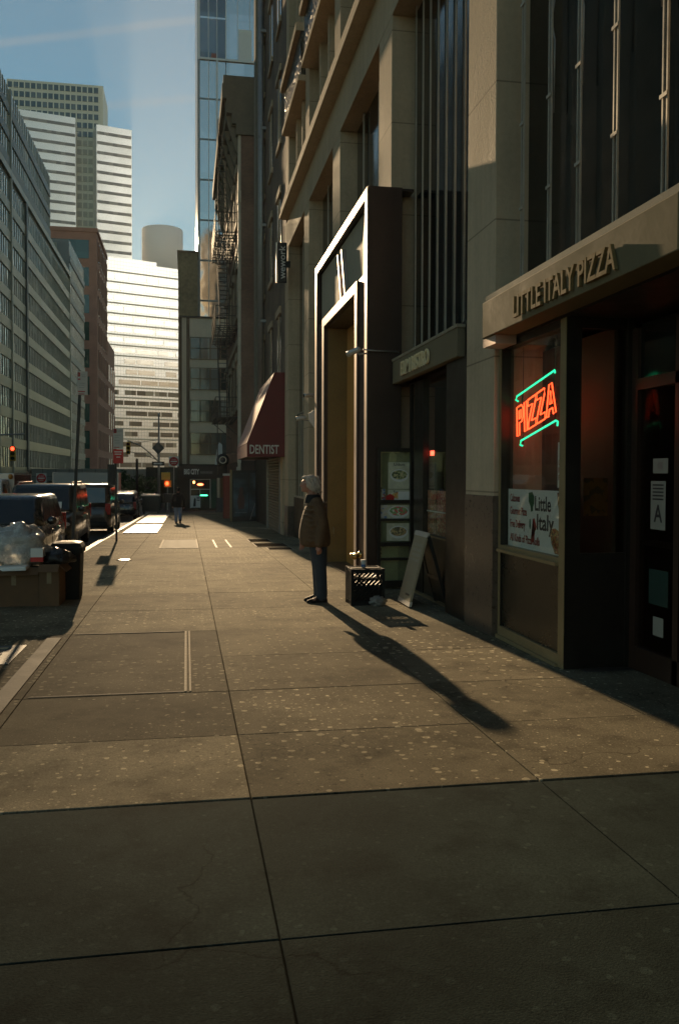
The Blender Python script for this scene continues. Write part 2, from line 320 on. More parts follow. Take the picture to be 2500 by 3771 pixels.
    b = nd(nt, 'ShaderNodeBump'); b.inputs['Strength'].default_value = .35; b.inputs['Distance'].default_value = .006; L(n3.outputs[0], b.inputs['Height']); L(b.outputs[0], p.inputs['Normal'])
    return m
def sheet(x0, x1, ys, dz):
    m = MB(); m.smooth = True
    for a, b in zip(ys, ys[1:]): m.face([(x0, a, g(a) + dz), (x1, a, g(a) + dz), (x1, b, g(b) + dz), (x0, b, g(b) + dz)])
    return m
YS = [-60, -30, -10, 0, 5, 10, 13, 15, 17, 19, 21, 23, 25, 28, 32, 40, 50, 60, 70, 80, 90, 105, 119, 120]
mm = sheet(-1500, 1500, [-300] + YS + [300, 900, 1500], -.35)
tag(mm.build('ground', M('bare ground', (.06, .055, .045), .95, scale=.1)), kind='structure')
ASPH = M('asphalt', (.034, .034, .033), .7, var=.35, scale=2.5, bump=.4, bscale=180, spec=.4)
tag(sheet(-17.2, -2.62, YS, -.15).build('road', ASPH), kind='structure')
tag(bx('cross_road', ASPH, (-60, 60, 60.5, 70.5, g(66) - .8, g(70.5) - .13)), kind='structure')
tag(sheet(-22, -17.2, YS, 0).build('far_pavement', M('far pavement concrete', (.19, .17, .135), .8, scale=1.2)), kind='structure')
m = MB()
for a, b in zip(YS[2:-4], YS[3:-3]):
    if a >= 60: break
    z0, z1 = g(a), g(b)
    m.hexa([(-2.64, a, z0 - .3), (-2.46, a, z0 - .3), (-2.46, b, z1 - .3), (-2.64, b, z1 - .3), (-2.62, a, z0 + .004), (-2.46, a, z0 + .004), (-2.46, b, z1 + .004), (-2.62, b, z1 + .004)])
tag(m.build('kerb', M('granite kerb', (.30, .27, .22), .6, var=.25, scale=5, bump=.2)), kind='structure')
# paving: every slab a block with open joints over a dark bed
tag(sheet(-2.47, 12, [-6] + [y for y in YS if y > -6 and y < 62] + [60.4], -.02).build('pavement_bed', M('joint dirt', (.012, .012, .010), .95, scale=8, spec=0)), kind='structure')
YJ = [-6, -4.5, -3, -1.5, .2, 1.7, 3.08, 4.51, 5.68, 6.9, 8.3, 9.8, 11.5, 13.2, 14.9, 16.5]
while YJ[-1] < 59: YJ.append(YJ[-1] + 1.62)
XJ = [-2.455, -1.24, .33, 1.935, 3.23, 4.3]
bm = bmesh.new(); cl = bm.loops.layers.float_color.new('tint')
for i, (ya, yb) in enumerate(zip(YJ, YJ[1:])):
    for j, (xa, xb) in enumerate(zip(XJ, XJ[1:])):
        gy = .014 if abs(ya - 4.51) < .01 else .003
        gb = .014 if abs(yb - 4.51) < .01 else .003
        gx = .004 if xa > 0 else .003
        t = rnd.uniform(.88, 1.12); al = 1.
        k = .25 if ya > 13 else .20 if ya > 9.7 else .155 if ya > 5.6 else .14  # rows darken towards the camera: fading light put into the slab colour
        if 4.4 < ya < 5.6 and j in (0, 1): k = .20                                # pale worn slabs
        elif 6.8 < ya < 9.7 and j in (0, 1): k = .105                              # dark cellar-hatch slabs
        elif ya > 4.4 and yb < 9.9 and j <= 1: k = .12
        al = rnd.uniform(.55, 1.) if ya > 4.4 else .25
        if ya < 4.4: k = .034 if ya > 3 else .024; t = 1 + (t - 1) * .4             # darker slabs past the joint, foreground shade put into their colour too
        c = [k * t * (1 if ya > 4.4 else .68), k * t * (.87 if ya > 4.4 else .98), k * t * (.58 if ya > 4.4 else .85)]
        z = lambda y: g(y)
        dzz = rnd.uniform(-.0012, .0012)
        P = [(xa + gx, ya + gy), (xb - gx, ya + gy), (xb - gx, yb - gb), (xa + gx, yb - gb)]
        e = .004
        Q = [(xa + gx + e, ya + gy + e), (xb - gx - e, ya + gy + e), (xb - gx - e, yb - gb - e), (xa + gx + e, yb - gb - e)]
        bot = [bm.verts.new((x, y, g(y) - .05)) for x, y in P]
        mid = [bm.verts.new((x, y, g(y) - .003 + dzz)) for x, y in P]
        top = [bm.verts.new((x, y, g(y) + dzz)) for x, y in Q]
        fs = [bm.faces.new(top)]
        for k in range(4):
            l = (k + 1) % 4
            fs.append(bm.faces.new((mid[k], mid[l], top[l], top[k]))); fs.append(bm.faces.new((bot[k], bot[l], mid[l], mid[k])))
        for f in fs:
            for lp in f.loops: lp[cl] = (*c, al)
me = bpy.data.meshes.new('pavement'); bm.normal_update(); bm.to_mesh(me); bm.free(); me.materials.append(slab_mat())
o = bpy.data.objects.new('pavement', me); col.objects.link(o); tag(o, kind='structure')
# ---- things let into the pavement
def plate(name, x0, x1, y0, y1, mat, label, cat, dz=.004, th=.05, group=None, frame=None, fw=.05):
    t = thing(name, label, cat, ((x0 + x1) / 2, (y0 + y1) / 2, g((y0 + y1) / 2)), group)
    m = MB(); m.hexa([(x0, y0, g(y0) - th), (x1, y0, g(y0) - th), (x1, y1, g(y1) - th), (x0, y1, g(y1) - th), (x0, y0, g(y0) + dz), (x1, y0, g(y0) + dz), (x1, y1, g(y1) + dz), (x0, y1, g(y1) + dz)])
    m.build('leaf', mat, t)
    if frame:
        m = MB()
        for a in (x0 - fw, x1 + .003): m.hexa([(a, y0 - fw, g(y0) - th), (a + fw, y0 - fw, g(y0) - th), (a + fw, y1 + fw, g(y1) - th), (a, y1 + fw, g(y1) - th), (a, y0 - fw, g(y0) + dz + .006), (a + fw, y0 - fw, g(y0) + dz + .006), (a + fw, y1 + fw, g(y1) + dz + .006), (a, y1 + fw, g(y1) + dz + .006)])
        for a in (y0 - fw, y1 + .003): m.hexa([(x0 - .002, a, g(a) - th), (x1 + .002, a, g(a) - th), (x1 + .002, a + fw, g(a) - th), (x0 - .002, a + fw, g(a) - th), (x0 - .002, a, g(a) + dz + .004), (x1 + .002, a, g(a) + dz + .004), (x1 + .002, a + fw, g(a) + dz + .004), (x0 - .002, a + fw, g(a) + dz + .004)])
        m.build('frame', frame, t)
    return t
CHECK = M('chequer steel', (.50, .47, .45), .6, metal=.45, var=.15, scale=9, bump=.15, bscale=70)
WORN = M('worn steel edge', (.36, .31, .23), .8, metal=0, var=.5, scale=12, spec=.04)
plate('cellar_door', -2.2, -1.02, 31.1, 38.4, CHECK, 'bright steel cellar door in pavement, the one nearer the parking signs', 'cellar door', .03, group='bright steel cellar doors by the kerb')
plate('cellar_door', -2.25, -1.05, 40.3, 54.5, CHECK, 'bright steel cellar door in pavement, the one nearer the litter bin', 'cellar door', .03, group='bright steel cellar doors by the kerb')
plate('access_hatch', -.66, .26, 22.9, 26.8, M('pale hatch concrete', (.30, .28, .23), .85, var=.2, scale=6, spec=.05), 'pale framed access hatch in the middle of the pavement', 'hatch', .006, frame=WORN)
GRATE = M('vent grate', (.05, .043, .035), .9, var=.5, scale=30, spec=.0)
PALES = M('pale metal strip', (.55, .5, .4), .7, var=.3, scale=10, spec=.1)
for k, (ya, yb, xa, xb) in enumerate(((21.92, 22.75, 2.08, 2.68), (23.05, 24.6, 1.86, 2.70), (25.3, 26.7, 1.84, 2.45))):
    t = plate('vent_grate', xa, xb, ya, yb, GRATE, ['dark vent grate in pavement before the dentist, the small one closest to the portal', 'dark vent grate in pavement before the dentist, between the two other grates', 'dark vent grate in pavement before the dentist, the one closest to the shutter'][k], 'grate', .005, group='vent grates before the dentist', frame=WORN, fw=.035)
for k, x in enumerate((.76, 1.14)):
    m = MB(); m.hexa([(x, 23.0, g(23) - .03), (x + .05, 23.0, g(23) - .03), (x + .05, 26.6, g(26.6) - .03), (x, 26.6, g(26.6) - .03), (x, 23.0, g(23) + .006), (x + .05, 23.0, g(23) + .006), (x + .05, 26.6, g(26.6) + .006), (x, 26.6, g(26.6) + .006)])
    tag(m.build('edging_strip', PALES, off=(x, 24.8, g(24.8))), ['thin pale strip let into the pavement beside the access hatch', 'thin pale strip let into the pavement beside the vent grates'][k], 'edging strip')
# hatch edge in front of us
m = MB()
m.hexa([(-.02, 6.93, g(6.9) - .03), (.0, 6.93, g(6.9) - .03), (.0, 9.78, g(9.8) - .03), (-.02, 9.78, g(9.8) - .03), (-.02, 6.93, g(6.9) + .007), (.0, 6.93, g(6.9) + .007), (.0, 9.78, g(9.8) + .007), (-.02, 9.78, g(9.8) + .007)])
m.hexa([(-1.2, 9.76, g(9.8) - .03), (-.025, 9.76, g(9.8) - .03), (-.025, 9.785, g(9.8) - .03), (-1.2, 9.785, g(9.8) - .03), (-1.2, 9.76, g(9.8) + .006), (-.025, 9.76, g(9.8) + .006), (-.025, 9.785, g(9.8) + .006), (-1.2, 9.785, g(9.8) + .006)])
m.hexa([(-1.2, 6.925, g(6.9) - .03), (-.025, 6.925, g(6.9) - .03), (-.025, 6.945, g(6.9) - .03), (-1.2, 6.945, g(6.9) - .03), (-1.2, 6.925, g(6.9) + .004), (-.025, 6.925, g(6.9) + .004), (-.025, 6.945, g(6.9) + .004), (-1.2, 6.945, g(6.9) + .004)])
m.hexa([(.02, 6.93, g(6.9) - .03), (.035, 6.93, g(6.9) - .03), (.035, 9.78, g(9.8) - .03), (.02, 9.78, g(9.8) - .03), (.02, 6.93, g(6.9) + .007), (.035, 6.93, g(6.9) + .007), (.035, 9.78, g(9.8) + .007), (.02, 9.78, g(9.8) + .007)])
for q in range(6, 18): m.mi[q] = 1
tag(m.build('hatch_edging', [WORN, M('dull steel edge', (.19, .16, .12), .8, var=.5, scale=14, spec=.05)], off=(0, 8.3, g(8.3))), 'bright worn steel edging round the dark slab beside the pale edging stone', 'edging')
m = MB(); y0, y1 = 6.2, 9.55
m.hexa([(-1.46, y0, g(y0) - .04), (-1.31, y0, g(y0) - .04), (-1.31, y1, g(y1) - .04), (-1.46, y1, g(y1) - .04), (-1.46, y0, g(y0) + .012), (-1.31, y0, g(y0) + .012), (-1.31, y1, g(y1) + .012), (-1.46, y1, g(y1) + .012)])
tag(m.build('edging_stone', M('pale edging stone', (.20, .18, .14), .8, var=.45, scale=5, spec=.05), off=(-1.4, 7.8, g(7.8)), bevel=.006), 'long pale edging stone set in the pavement near the cardboard boxes', 'edging stone')
t = thing('utility_cover', 'small pale iron cover with a mark beside the edging stone', 'utility cover', (-1.85, 8.7, g(8.7)))
m = MB(); m.hexa([(x, y, g(y) + dz) for dz in (-.02, .006) for x, y in ((-2.1, 8.25), (-1.6, 8.25), (-1.6, 9.2), (-2.1, 9.2))]); m.build('lid', M('cast iron lid', (.09, .09, .08), .6, metal=.5), t)
m = MB()
for a in ((-1.98, -1.95, 8.4, 9.05), (-1.95, -1.75, 8.4, 8.44), (-1.95, -1.75, 8.7, 8.74), (-1.95, -1.75, 9.0, 9.05)): m.box(a[0], a[1], a[2], a[3], g(8.7) + .003, g(8.7) + .012)
m.build('raised_mark', WORN, t)
m = MB(); m.lathe((-1.33, 19.25, g(19.25)), [(.0, .02), (.13, .02), (.16, .008), (.16, -.03)], 20)
tag(m.build('valve_cover', M('polished valve cover', (.8, .76, .7), .22, metal=1, var=.08), off=(-1.33, 19.25, g(19.25))), 'round shiny valve cover set in the pavement, glinting', 'valve cover')

# ================================================================== OFFICE BUILDING ON THE RIGHT
F = 3.25
B = thing('office_building', 'tall concrete and iron office building over the pizza shop and glossy doorway', 'building', (F, 10, 0))
CY = [-9.79, -5.0, -.21, 4.58, 9.37, 14.18, 18.95, 23.73, 28.5]
for y in CY:
    z = g(y)
    c = bx('column', CONC, (F, F + .75, y - .47, y + .47, z - .4, 9.0), B, .012)
    bx('column_base', GRAN, (F - .006, F + .74, y - .476, y + .476, z - .4, 1.42 if y < 20 else .6), c)
    for zz in (3.9, 6.6): pass
bx('beam', CONC, (F, F + .75, -12, 28.97, 9.0, 9.88), B)
m = MB()
for x0, z0, z1 in ((2.97, 9.88, 10.02), (3.0, 10.02, 10.2), (3.08, 10.2, 10.34)): m.box(x0, F + .75, -12, 28.2, z0, z1)
m.build('cornice', CONC, B)
bx('upper_wall', M('dark stone wall', (.05, .045, .036), .8, scale=2), (4.1, 24, -12, 28.97, 10.34, 46), B)
bx('roof', M('tar roof', (.05, .05, .05), .9), (4.0, 24, -12, 28.97, 46.0, 46.4), B)
bx('ground_floor_core', DARKROOM, (5.4, 24, -12, 28.97, -1, 10.3), B)
bx('end_wall', M('brown end wall', (.10, .08, .06), .85, scale=2), (F + .03, 24, 28.99, 29.2, -1, 46), B)
def ornate():
    m, nt, p = base_mat('ornate cast iron'); L = nt.links.new
    ps = nd(nt, 'ShaderNodeNewGeometry'); v = nd(nt, 'ShaderNodeTexVoronoi'); v.feature = 'DISTANCE_TO_EDGE'; v.inputs['Scale'].default_value = 5; L(ps.outputs['Position'], v.inputs['Vector'])
    b = nd(nt, 'ShaderNodeBump'); b.inputs['Strength'].default_value = 1; b.inputs['Distance'].default_value = .12; L(v.outputs[0], b.inputs['Height']); L(b.outputs[0], p.inputs['Normal'])
    p.inputs['Base Color'].default_value = (.075, .062, .042, 1); p.inputs['Roughness'].default_value = .42; p.inputs['Metallic'].default_value = .35
    return m
ORN = ornate()
UPG = M('upper dark glass', (.010, .014, .014), .1, var=.4, spec=.7, scale=.6)
for k, y in enumerate(CY[1:]):
    bx('pier', CONC, (F + .02, 4.1, y - .36, y + .36, 10.34, 45.8), B)
for ya, yb in zip(CY[1:], CY[2:]):
    a, b = ya + .36, yb - .36
    for zz, zt in ((12.7, 13.9), (18.2, 19.4), (23.7, 24.9)):
        sp = bx('spandrel', ORN, (F - .12, 4.05, a + .002, b - .002, zz, zt), B)
        m = MB(); m.box(F - .26, 4.04, a + .003, b - .003, zt, zt + .22); m.box(F - .2, 4.03, a + .003, b - .003, zz - .16, zz); m.build('moulding', CONC, sp)
    for z0, z1 in ((10.34, 12.54), (14.12, 18.04), (19.62, 23.54), (25.12, 34)):
        w = bx('window', UPG, (3.86, 3.9, a, b, z0, z1), B)
        m = MB(); n = 3
        for i in range(1, n): yy = a + (b - a) * i / n; m.box(F + .1, 3.86, yy - .11, yy + .11, z0, z1)
        m.box(3.72, 3.86, a, b, z0 + (z1 - z0) * .62, z0 + (z1 - z0) * .62 + .09)
        m.build('frame', CONC, w)
# ground-storey window walls of each bay
def win(y0, y1, z0, z1, x, mull, name='window', mat=DARKGLASS, r=.035, parent=B, mmat=STEEL, dx=.06):
    w = bx(name, mat, (x, x + .03, y0, y1, z0, z1), parent)
    m = MB()
    for yy in mull:
        q = MB(); q.box(x - dx, x - dx + .02, yy - r, yy + r, z0, z1); q.box(x - dx + .02, x - .001, yy - .006, yy + .006, z0, z0 + .05); q.build('mullion', mmat, w)
    m.box(x - .05, x - .001, y0, y1, z0 - .001, z0 + .06)
    m.build('frame', mmat, w)
    return w
lin = lambda a, b, n: [a + (b - a) * (i + .5) / n for i in range(n)]
w = win(5.05, 8.9, 3.5, 9.0, 3.62, [], r=.03)
for yy in (8.45, 7.78, 7.16, 6.5, 5.77):       # twin-railed mullions with feet standing on the sign box
    m = MB(); m.box(3.365, 3.38, yy - .038, yy - .02, 3.62, 9.0); m.box(3.365, 3.38, yy + .02, yy + .038, 3.62, 9.0)
    m.box(3.325, 3.4, yy - .075, yy + .075, 3.50, 3.64); m.box(3.40, 3.52, yy - .05, yy + .05, 3.50, 3.66)
    for zz in (4.35, 5.2, 6.4): m.box(3.352, 3.362, yy - .05, yy + .05, zz, zz + .03)
    m.build('mullion', STEEL, w)
for yy in (8.1, 7.47, 6.83, 6.14):
    m = MB(); m.tube([(3.55, yy, 8.9), (3.55, yy, 6.3), (3.53, yy + .03, 6.1), (3.55, yy - .01, 5.9), (3.55, yy, 5.2)], .008, 6)
    m.build('cable', GALV, w)
win(9.86, 13.66, 3.5, 9.0, 3.62, lin(9.9, 13.6, 9), r=.016)
win(14.7, 18.42, 6.3, 9.0, 3.62, (16.05, 17.5), r=.05)
win(19.5, 23.2, 3.55, 9.0, 3.62, (20.7, 22.0), r=.05)
win(24.26, 28.0, 3.55, 9.0, 3.62, (25.5, 26.8), r=.05)
w = win(24.26, 28.0, .9, 3.5, 3.5, lin(24.6, 27.0, 5), r=.02)
win(.3, 4.1, 3.5, 9.0, 3.62, lin(.5, 4, 5)); win(.3, 4.1, .2, 3.4, 3.62, ())
bx('wall_panel', M('dark base panel', (.03, .028, .022), .5, metal=.2), (3.44, 3.7, 24.26, 28.0, -1, .9), B)
bx('transom_panel', DARKF, (3.5, 3.9, 19.5, 23.2, 3.2, 3.55), B); bx('transom_panel', DARKF, (3.5, 3.9, 24.26, 28, 3.5, 3.55), B)
# shop of bay C-D: glazed door and window
w = bx('window', SHOPGLASS, (3.5, 3.515, 19.5, 22.0, g(21) + .1, 3.2), B)
m = MB()
for yy in (19.5, 20.4, 21.3, 22.0): m.box(3.45, 3.5, yy - .03, yy + .03, g(21) - .1, 3.2)
m.box(3.45, 3.5, 19.5, 22, g(21) - .1, g(21) + .12); m.build('frame', STEEL, w)
d = bx('door', SHOPGLASS, (3.5, 3.515, 22.03, 23.2, g(22) + .1, 3.2), B)
m = MB(); m.box(3.44, 3.5, 22.03, 22.1, g(22), 3.2); m.box(3.44, 3.5, 23.1, 23.2, g(22), 3.2); m.box(3.44, 3.5, 22.1, 23.1, g(22), g(22) + .2); m.box(3.44, 3.5, 22.1, 23.1, 1.9, 2.0); m.build('frame', STEEL, d)
bx('handle', ALU, (3.40, 3.43, 22.2, 22.24, .3, 1.1), d)

# ================================================================== PIZZA SHOP (bay 0-A)
P = thing('pizza_shopfront', 'dark pizza shopfront with wide display window and set-back entrance', 'shopfront', (3.4, 7, g(7)))
BRASS = M('aged brass frame', (.30, .23, .12), .5, metal=.3, var=.2, scale=6, streak=.4)
z0 = g(8)
bx('stall_riser', M('dark riser panel', (.02, .019, .013), .28, metal=.1, var=.35, scale=2), (3.33, 3.42, 7.33, 8.9, z0 - .1, .83), P)
w = bx('display_window', SHOPGLASS, (3.36, 3.372, 7.33, 8.86, .9, 2.98), P)
m = MB(); m.box(3.3, 3.44, 7.2, 7.33, z0 - .1, 3.05); m.box(3.31, 3.44, 8.82, 8.9, z0 - .1, 3.05); m.box(3.32, 3.44, 7.33, 8.82, 2.98, 3.05); m.build('frame', DARKF, w)
each('brass_trim', BRASS, [(3.294, 3.299, 7.205, 7.325, z0 - .1, 3.04), (3.304, 3.309, 8.83, 8.89, z0 - .1, 3.04)], w)
m = MB(); m.box(3.26, 3.44, 7.33, 8.82, .83, .86); m.box(3.30, 3.44, 7.33, 8.82, .86, .9); m.build('sill', BRASS, w)
m = MB(); m.box(3.27, 3.34, 7.32, 8.86, z0 - .1, z0 + .03); m.box(3.3, 3.335, 7.32, 8.86, z0 + .03, z0 + .12); m.build('kick_strip', BRASS, P)
rw = bx('return_window', DOORGLASS, (3.44, 3.92, 7.24, 7.25, .95, 2.95), P)
m = MB(); m.box(3.44, 3.92, 7.22, 7.28, z0 - .1, .95); m.box(3.44, 3.92, 7.22, 7.28, 2.95, 3.05); m.box(3.88, 3.94, 7.2, 7.3, z0 - .1, 3.05); m.build('frame', DARKF, rw)
d = bx('door', DOORGLASS, (3.95, 3.962, 5.15, 7.2, z0 + .2, 2.4), P)
m = MB()
for ya, yb in ((5.05, 5.15), (6.05, 6.17), (6.42, 6.5), (7.1, 7.2)): m.box(3.92, 4.0, ya, yb, z0, 2.95)
m.box(3.92, 4.0, 5.15, 7.1, 2.4, 2.5); m.box(3.92, 4.0, 5.15, 7.1, z0, z0 + .22); m.build('frame', M('dark red-brown door frame', (.035, .018, .012), .4, var=.3), d)
bx('handle', BRASS, (3.86, 3.89, 6.1, 6.13, .7, 1.3), d)
bx('fanlight', DARKGLASS, (3.95, 3.96, 5.15, 7.1, 2.5, 2.98), P)
bx('soffit', DARKF, (3.3, 5.4, 4.9, 8.95, 3.05, 3.5), P)
m = MB(); m.box(5.2, 5.4, 4.6, 9.4, z0, 3.05); m.box(3.97, 5.2, 8.92, 9.0, z0, 3.05); m.box(3.97, 5.2, 4.6, 4.7, z0, 3.05); m.build('back_wall', M('shop inner wall', (.07, .04, .024), .8, scale=2), P)
bx('window_back', M('brown window back', (.075, .05, .03), .7, var=.3, scale=3), (3.80, 3.83, 7.3, 8.9, z0, 2.98), P)
m = MB(); m.box(4.5, 4.95, 5.3, 8.6, z0, .95); m.build('counter', M('shop counter', (.06, .035, .02), .4), P)
bx('floor', M('shop floor', (.05, .042, .035), .5), (3.44, 5.2, 4.7, 8.92, z0 - .1, z0 + .01), P)
bx('post', DARKF, (3.3, 3.7, 4.98, 5.1, z0 - .1, 3.05), P)
# sign box
FLASH = M('dull zinc flashing', (.30, .27, .20), .8, var=.35, scale=7, spec=.1)
SG = M('satin bronze sign face', (.20, .17, .105), .7, metal=.0, spec=.015, var=.1, scale=1.5)
S = thing('shop_sign', 'long bronze fascia sign with raised letters over the pizza shop', 'sign', (3.05, 7, 3.06))
bx('sign_box', SG, (3.05, 3.3, 5.05, 8.72, 3.07, 3.44), S, .008)
bx('flashing', FLASH, (3.07, 3.36, 5.05, 8.68, 3.44, 3.5), S)
m = MB(); m.box(3.08, 3.3, 8.4, 8.78, 2.98, 3.068); m.build('bracket', ALU, S)
m = MB(); text_mb(m, 'LITTLE ITALY PIZZA', (3.042, 7.77, 3.125), YN, ZU, 1.97, .20, .014, .014)
m.build('lettering', M('gilt letters', (.20, .145, .065), .7, metal=0, spec=.02, var=.2, scale=20), S)
# neon
def neon(strokes, bars):
    N = thing('neon_sign', 'lit red neon sign between two green tubes hanging in shop window', 'neon sign', (3.42, 8.2, 2.2))
    ca, sa = math.cos(.19), math.sin(.19); X = 3.43
    pt = lambda u, v: (X, 8.70 - (u * ca - v * sa * .35), 2.05 + u * sa * 1.02 + v)
    RT = emit('red neon gas', (1, .055, .014), 2.6); GT = emit('green neon gas', (.02, .75, .32), 1.1)
    m = MB()
    for st in strokes: m.tube([pt(u, v) for u, v in st], .0075, 6, closed=True)
    m.build('red_tubes', RT, N)
    m = MB()
    for st in bars: m.tube([pt(u, v) for u, v in st], .009, 6)
    m.build('green_tubes', GT, N)
    m = MB()
    m.bar(pt(.1, -.1), pt(.1, .42), .012, .012); m.bar(pt(.9, -.1), pt(.9, .42), .012, .012)
    m2 = MB(); m2.v = [(x + .03, y, z) for x, y, z in m.v]; m2.f = m.f; m2.mi = m.mi; m2.sm = m.sm
    m2.build('frame', BLACKM, N)
    m = MB(); m.tube([(3.46, 8.6, 2.45), (3.46, 8.6, 2.98)], .004, 5); m.tube([(3.46, 7.8, 2.6), (3.46, 7.8, 2.98)], .004, 5); m.build('chain', IRON, N)
h = .30
def Pl(x, w): return [[(x, 0), (x, h), (x + w * .75, h), (x + w, h * .88), (x + w, h * .55), (x + w * .75, h * .42), (x + w * .38, h * .42), (x + w * .38, 0)], [(x + w * .36, h * .56), (x + w * .36, h * .84), (x + w * .65, h * .84), (x + w * .65, h * .56)]]
def Il(x, w): return [[(x, 0), (x, h), (x + w, h), (x + w, 0)]]
def Zl(x, w): return [[(x, 0), (x, h * .2), (x + w * .6, h * .78), (x, h * .78), (x, h), (x + w, h), (x + w, h * .8), (x + w * .42, h * .22), (x + w, h * .22), (x + w, 0)]]
def Al(x, w): return [[(x, 0), (x + w * .36, h), (x + w * .64, h), (x + w, 0), (x + w * .74, 0), (x + w * .66, h * .2), (x + w * .34, h * .2), (x + w * .26, 0)], [(x + w * .39, h * .36), (x + w * .5, h * .76), (x + w * .61, h * .36)]]
neon(Pl(.02, .17) + Il(.225, .07) + Zl(.33, .19) + Zl(.555, .19) + Al(.775, .23),
     [[(.06, .36), (.0, .39), (.03, .42), (.93, .40), (.99, .40), (1.0, .37)], [(.16, -.13), (.1, -.11), (.12, -.07), (1.0, -.08), (1.04, -.1), (1.03, -.14)]])
# posters in the window
def sheet_thing(name, label, cat, poly, vec, mat, group=None):
    c = [sum(p[i] for p in poly) / len(poly) for i in range(3)]
    m = MB(); m.prism(poly, vec); o = m.build(name, mat, off=c)
    return tag(o, label, cat, group)
def yrect(x, ya, yb, za, zb): return [(x, ya, za), (x, yb, za), (x, yb, zb), (x, ya, zb)]
def xrect(y, xa, xb, za, zb): return [(xa, y, za), (xb, y, za), (xb, y, zb), (xa, y, zb)]
PO = thing('window_poster', 'large white menu poster with red lines and pizza photos in window', 'poster', (3.385, 8.2, 1.2))
PP = M('poster card', (.9, .89, .85), .5, var=.06, scale=4)
m = MB(); m.prism(yrect(3.384, 7.36, 8.8, .9, 1.5), (.004, 0, 0)); m.build('card', PP, PO)
m = MB(); m2 = MB()
for s, w, zz in (('Calzones', .26, 1.37), ('Gourmet Pizza', .45, 1.235), ('Free Delivery', .41, 1.1), ('All Kinds of Pizza Rolls', .78, .955)):
    text_mb(m, s, (3.3835, 8.74, zz), YN, ZU, w, .082, .0006, .016); text_mb(m2, s, (3.3815, 8.735, zz + .004), YN, ZU, w, .078, .0006, .0)
m.build('letter_shadow', INK, PO); m2.build('red_lettering', REDINK, PO)
m = MB(); text_mb(m, 'Little', (3.3835, 8.08, 1.30), YN, ZU, .38, .145, .0006, .018); text_mb(m, 'Italy', (3.3835, 8.03, 1.115), YN, ZU, .40, .155, .0006, .02); m.build('black_lettering', INK, PO)
def flat(poly2, mat, name, par, x=3.3825): # poly in (y,z)
    m = MB(); m.prism([(x, y, z) for y, z in poly2], (.0012, 0, 0)); return m.build(name, mat, par)
flat([(8.24, 1.47), (8.15, 1.48), (8.1, 1.43), (8.1, 1.37), (8.13, 1.33), (8.13, 1.29), (8.18, 1.28), (8.19, 1.33), (8.24, 1.38)], GREENINK, 'green_map_patch', PO)
flat([(8.13, 1.21), (8.09, 1.22), (8.04, 1.14), (8.05, 1.11), (8.08, 1.13), (8.12, 1.06), (8.17, 1.03), (8.18, .99), (8.14, .97), (8.1, 1.0), (8.08, 1.07), (8.1, 1.14)], REDINK, 'red_map_patch', PO)
flat([(8.22, 1.2), (8.19, 1.21), (8.185, 1.13), (8.2, 1.1), (8.22, 1.13)], GREENINK, 'green_island_patch', PO)
PIZ = food_mat('pizza photo', [(.34, .05, .02), (.42, .2, .05), (.5, .33, .12), (.16, .05, .02), (.3, .1, .03), (.09, .08, .03)], 45)
flat([(7.56, 1.485), (7.38, 1.49), (7.38, 1.27), (7.5, 1.28), (7.55, 1.38)], PIZ, 'pizza_photo', PO)
flat([(7.5, 1.25), (7.38, 1.27), (7.38, 1.1), (7.47, 1.13)], food_mat('roll photo', [(.5, .3, .1), (.42, .22, .06), (.3, .12, .03)], 40), 'roll_photo', PO)
flat([(7.72, 1.13), (7.6, 1.15), (7.5, 1.12), (7.38, 1.05), (7.38, .91), (7.6, .91), (7.68, 1.0)], PIZ, 'pizza_photo', PO)
PO2 = thing('allergen_notice', 'narrow white notice with red lettering stuck inside window beside brass post', 'notice', (3.385, 7.45, 1.7))
m = MB(); m.prism(yrect(3.384, 7.36, 7.56, 1.53, 1.95), (.003, 0, 0)); m.build('card', PP, PO2)
m = MB()
for s, zz in (('Gluten', 1.74), ('Free', 1.67), ('Pizza', 1.60)): text_mb(m, s, (3.383, 7.54, zz), YN, ZU, .15, .05, .0006, .01)
m.build('red_lettering', REDINK, PO2); flat([(7.51, 1.91), (7.43, 1.9), (7.44, 1.84), (7.5, 1.83)], INK, 'emblem', PO2)
# door papers
def card(name, label, cat, x, ya, yb, za, zb, mat=DIMCARD): return sheet_thing(name, label, cat, yrect(x, ya, yb, za, zb), (.004, 0, 0), mat)
t = thing('grade_card', 'tall white inspection card with a big letter A on the pizza shop door', 'card', (3.9, 6.7, 1.4))
m = MB(); m.prism(yrect(3.905, 6.6, 6.83, 1.19, 1.6), (.003, 0, 0)); m.build('card', DIMCARD, t)
m = MB(); text_mb(m, 'A', (3.9045, 6.775, 1.255), YN, ZU, .13, .15, .0006, .012)
for i in range(5): m.prism(yrect(3.9035, 6.63, 6.8, 1.56 - i * .03, 1.573 - i * .03), (.001, 0, 0))
m.build('lettering', INK, t)
t = thing('hours_notice', 'small white notice above the inspection card on the pizza shop door', 'notice', (3.9, 6.7, 1.7))
m = MB(); m.prism(yrect(3.905, 6.57, 6.8, 1.665, 1.79), (.003, 0, 0)); m.build('card', DIMCARD, t)
m = MB(); m.prism(yrect(3.9035, 6.65, 6.72, 1.7, 1.76), (.001, 0, 0)); m.build('print', GALV, t)
card('door_sticker', 'small white sticker low on the pizza shop door', 'sticker', 3.905, 6.61, 6.77, .29, .45)
card('door_decal', 'shade-darkened teal decal on the pizza shop door', 'decal', 3.908, 6.55, 6.85, .55, .85, M('teal decal', (.008, .04, .034), .5))  # recess shade put into the teal
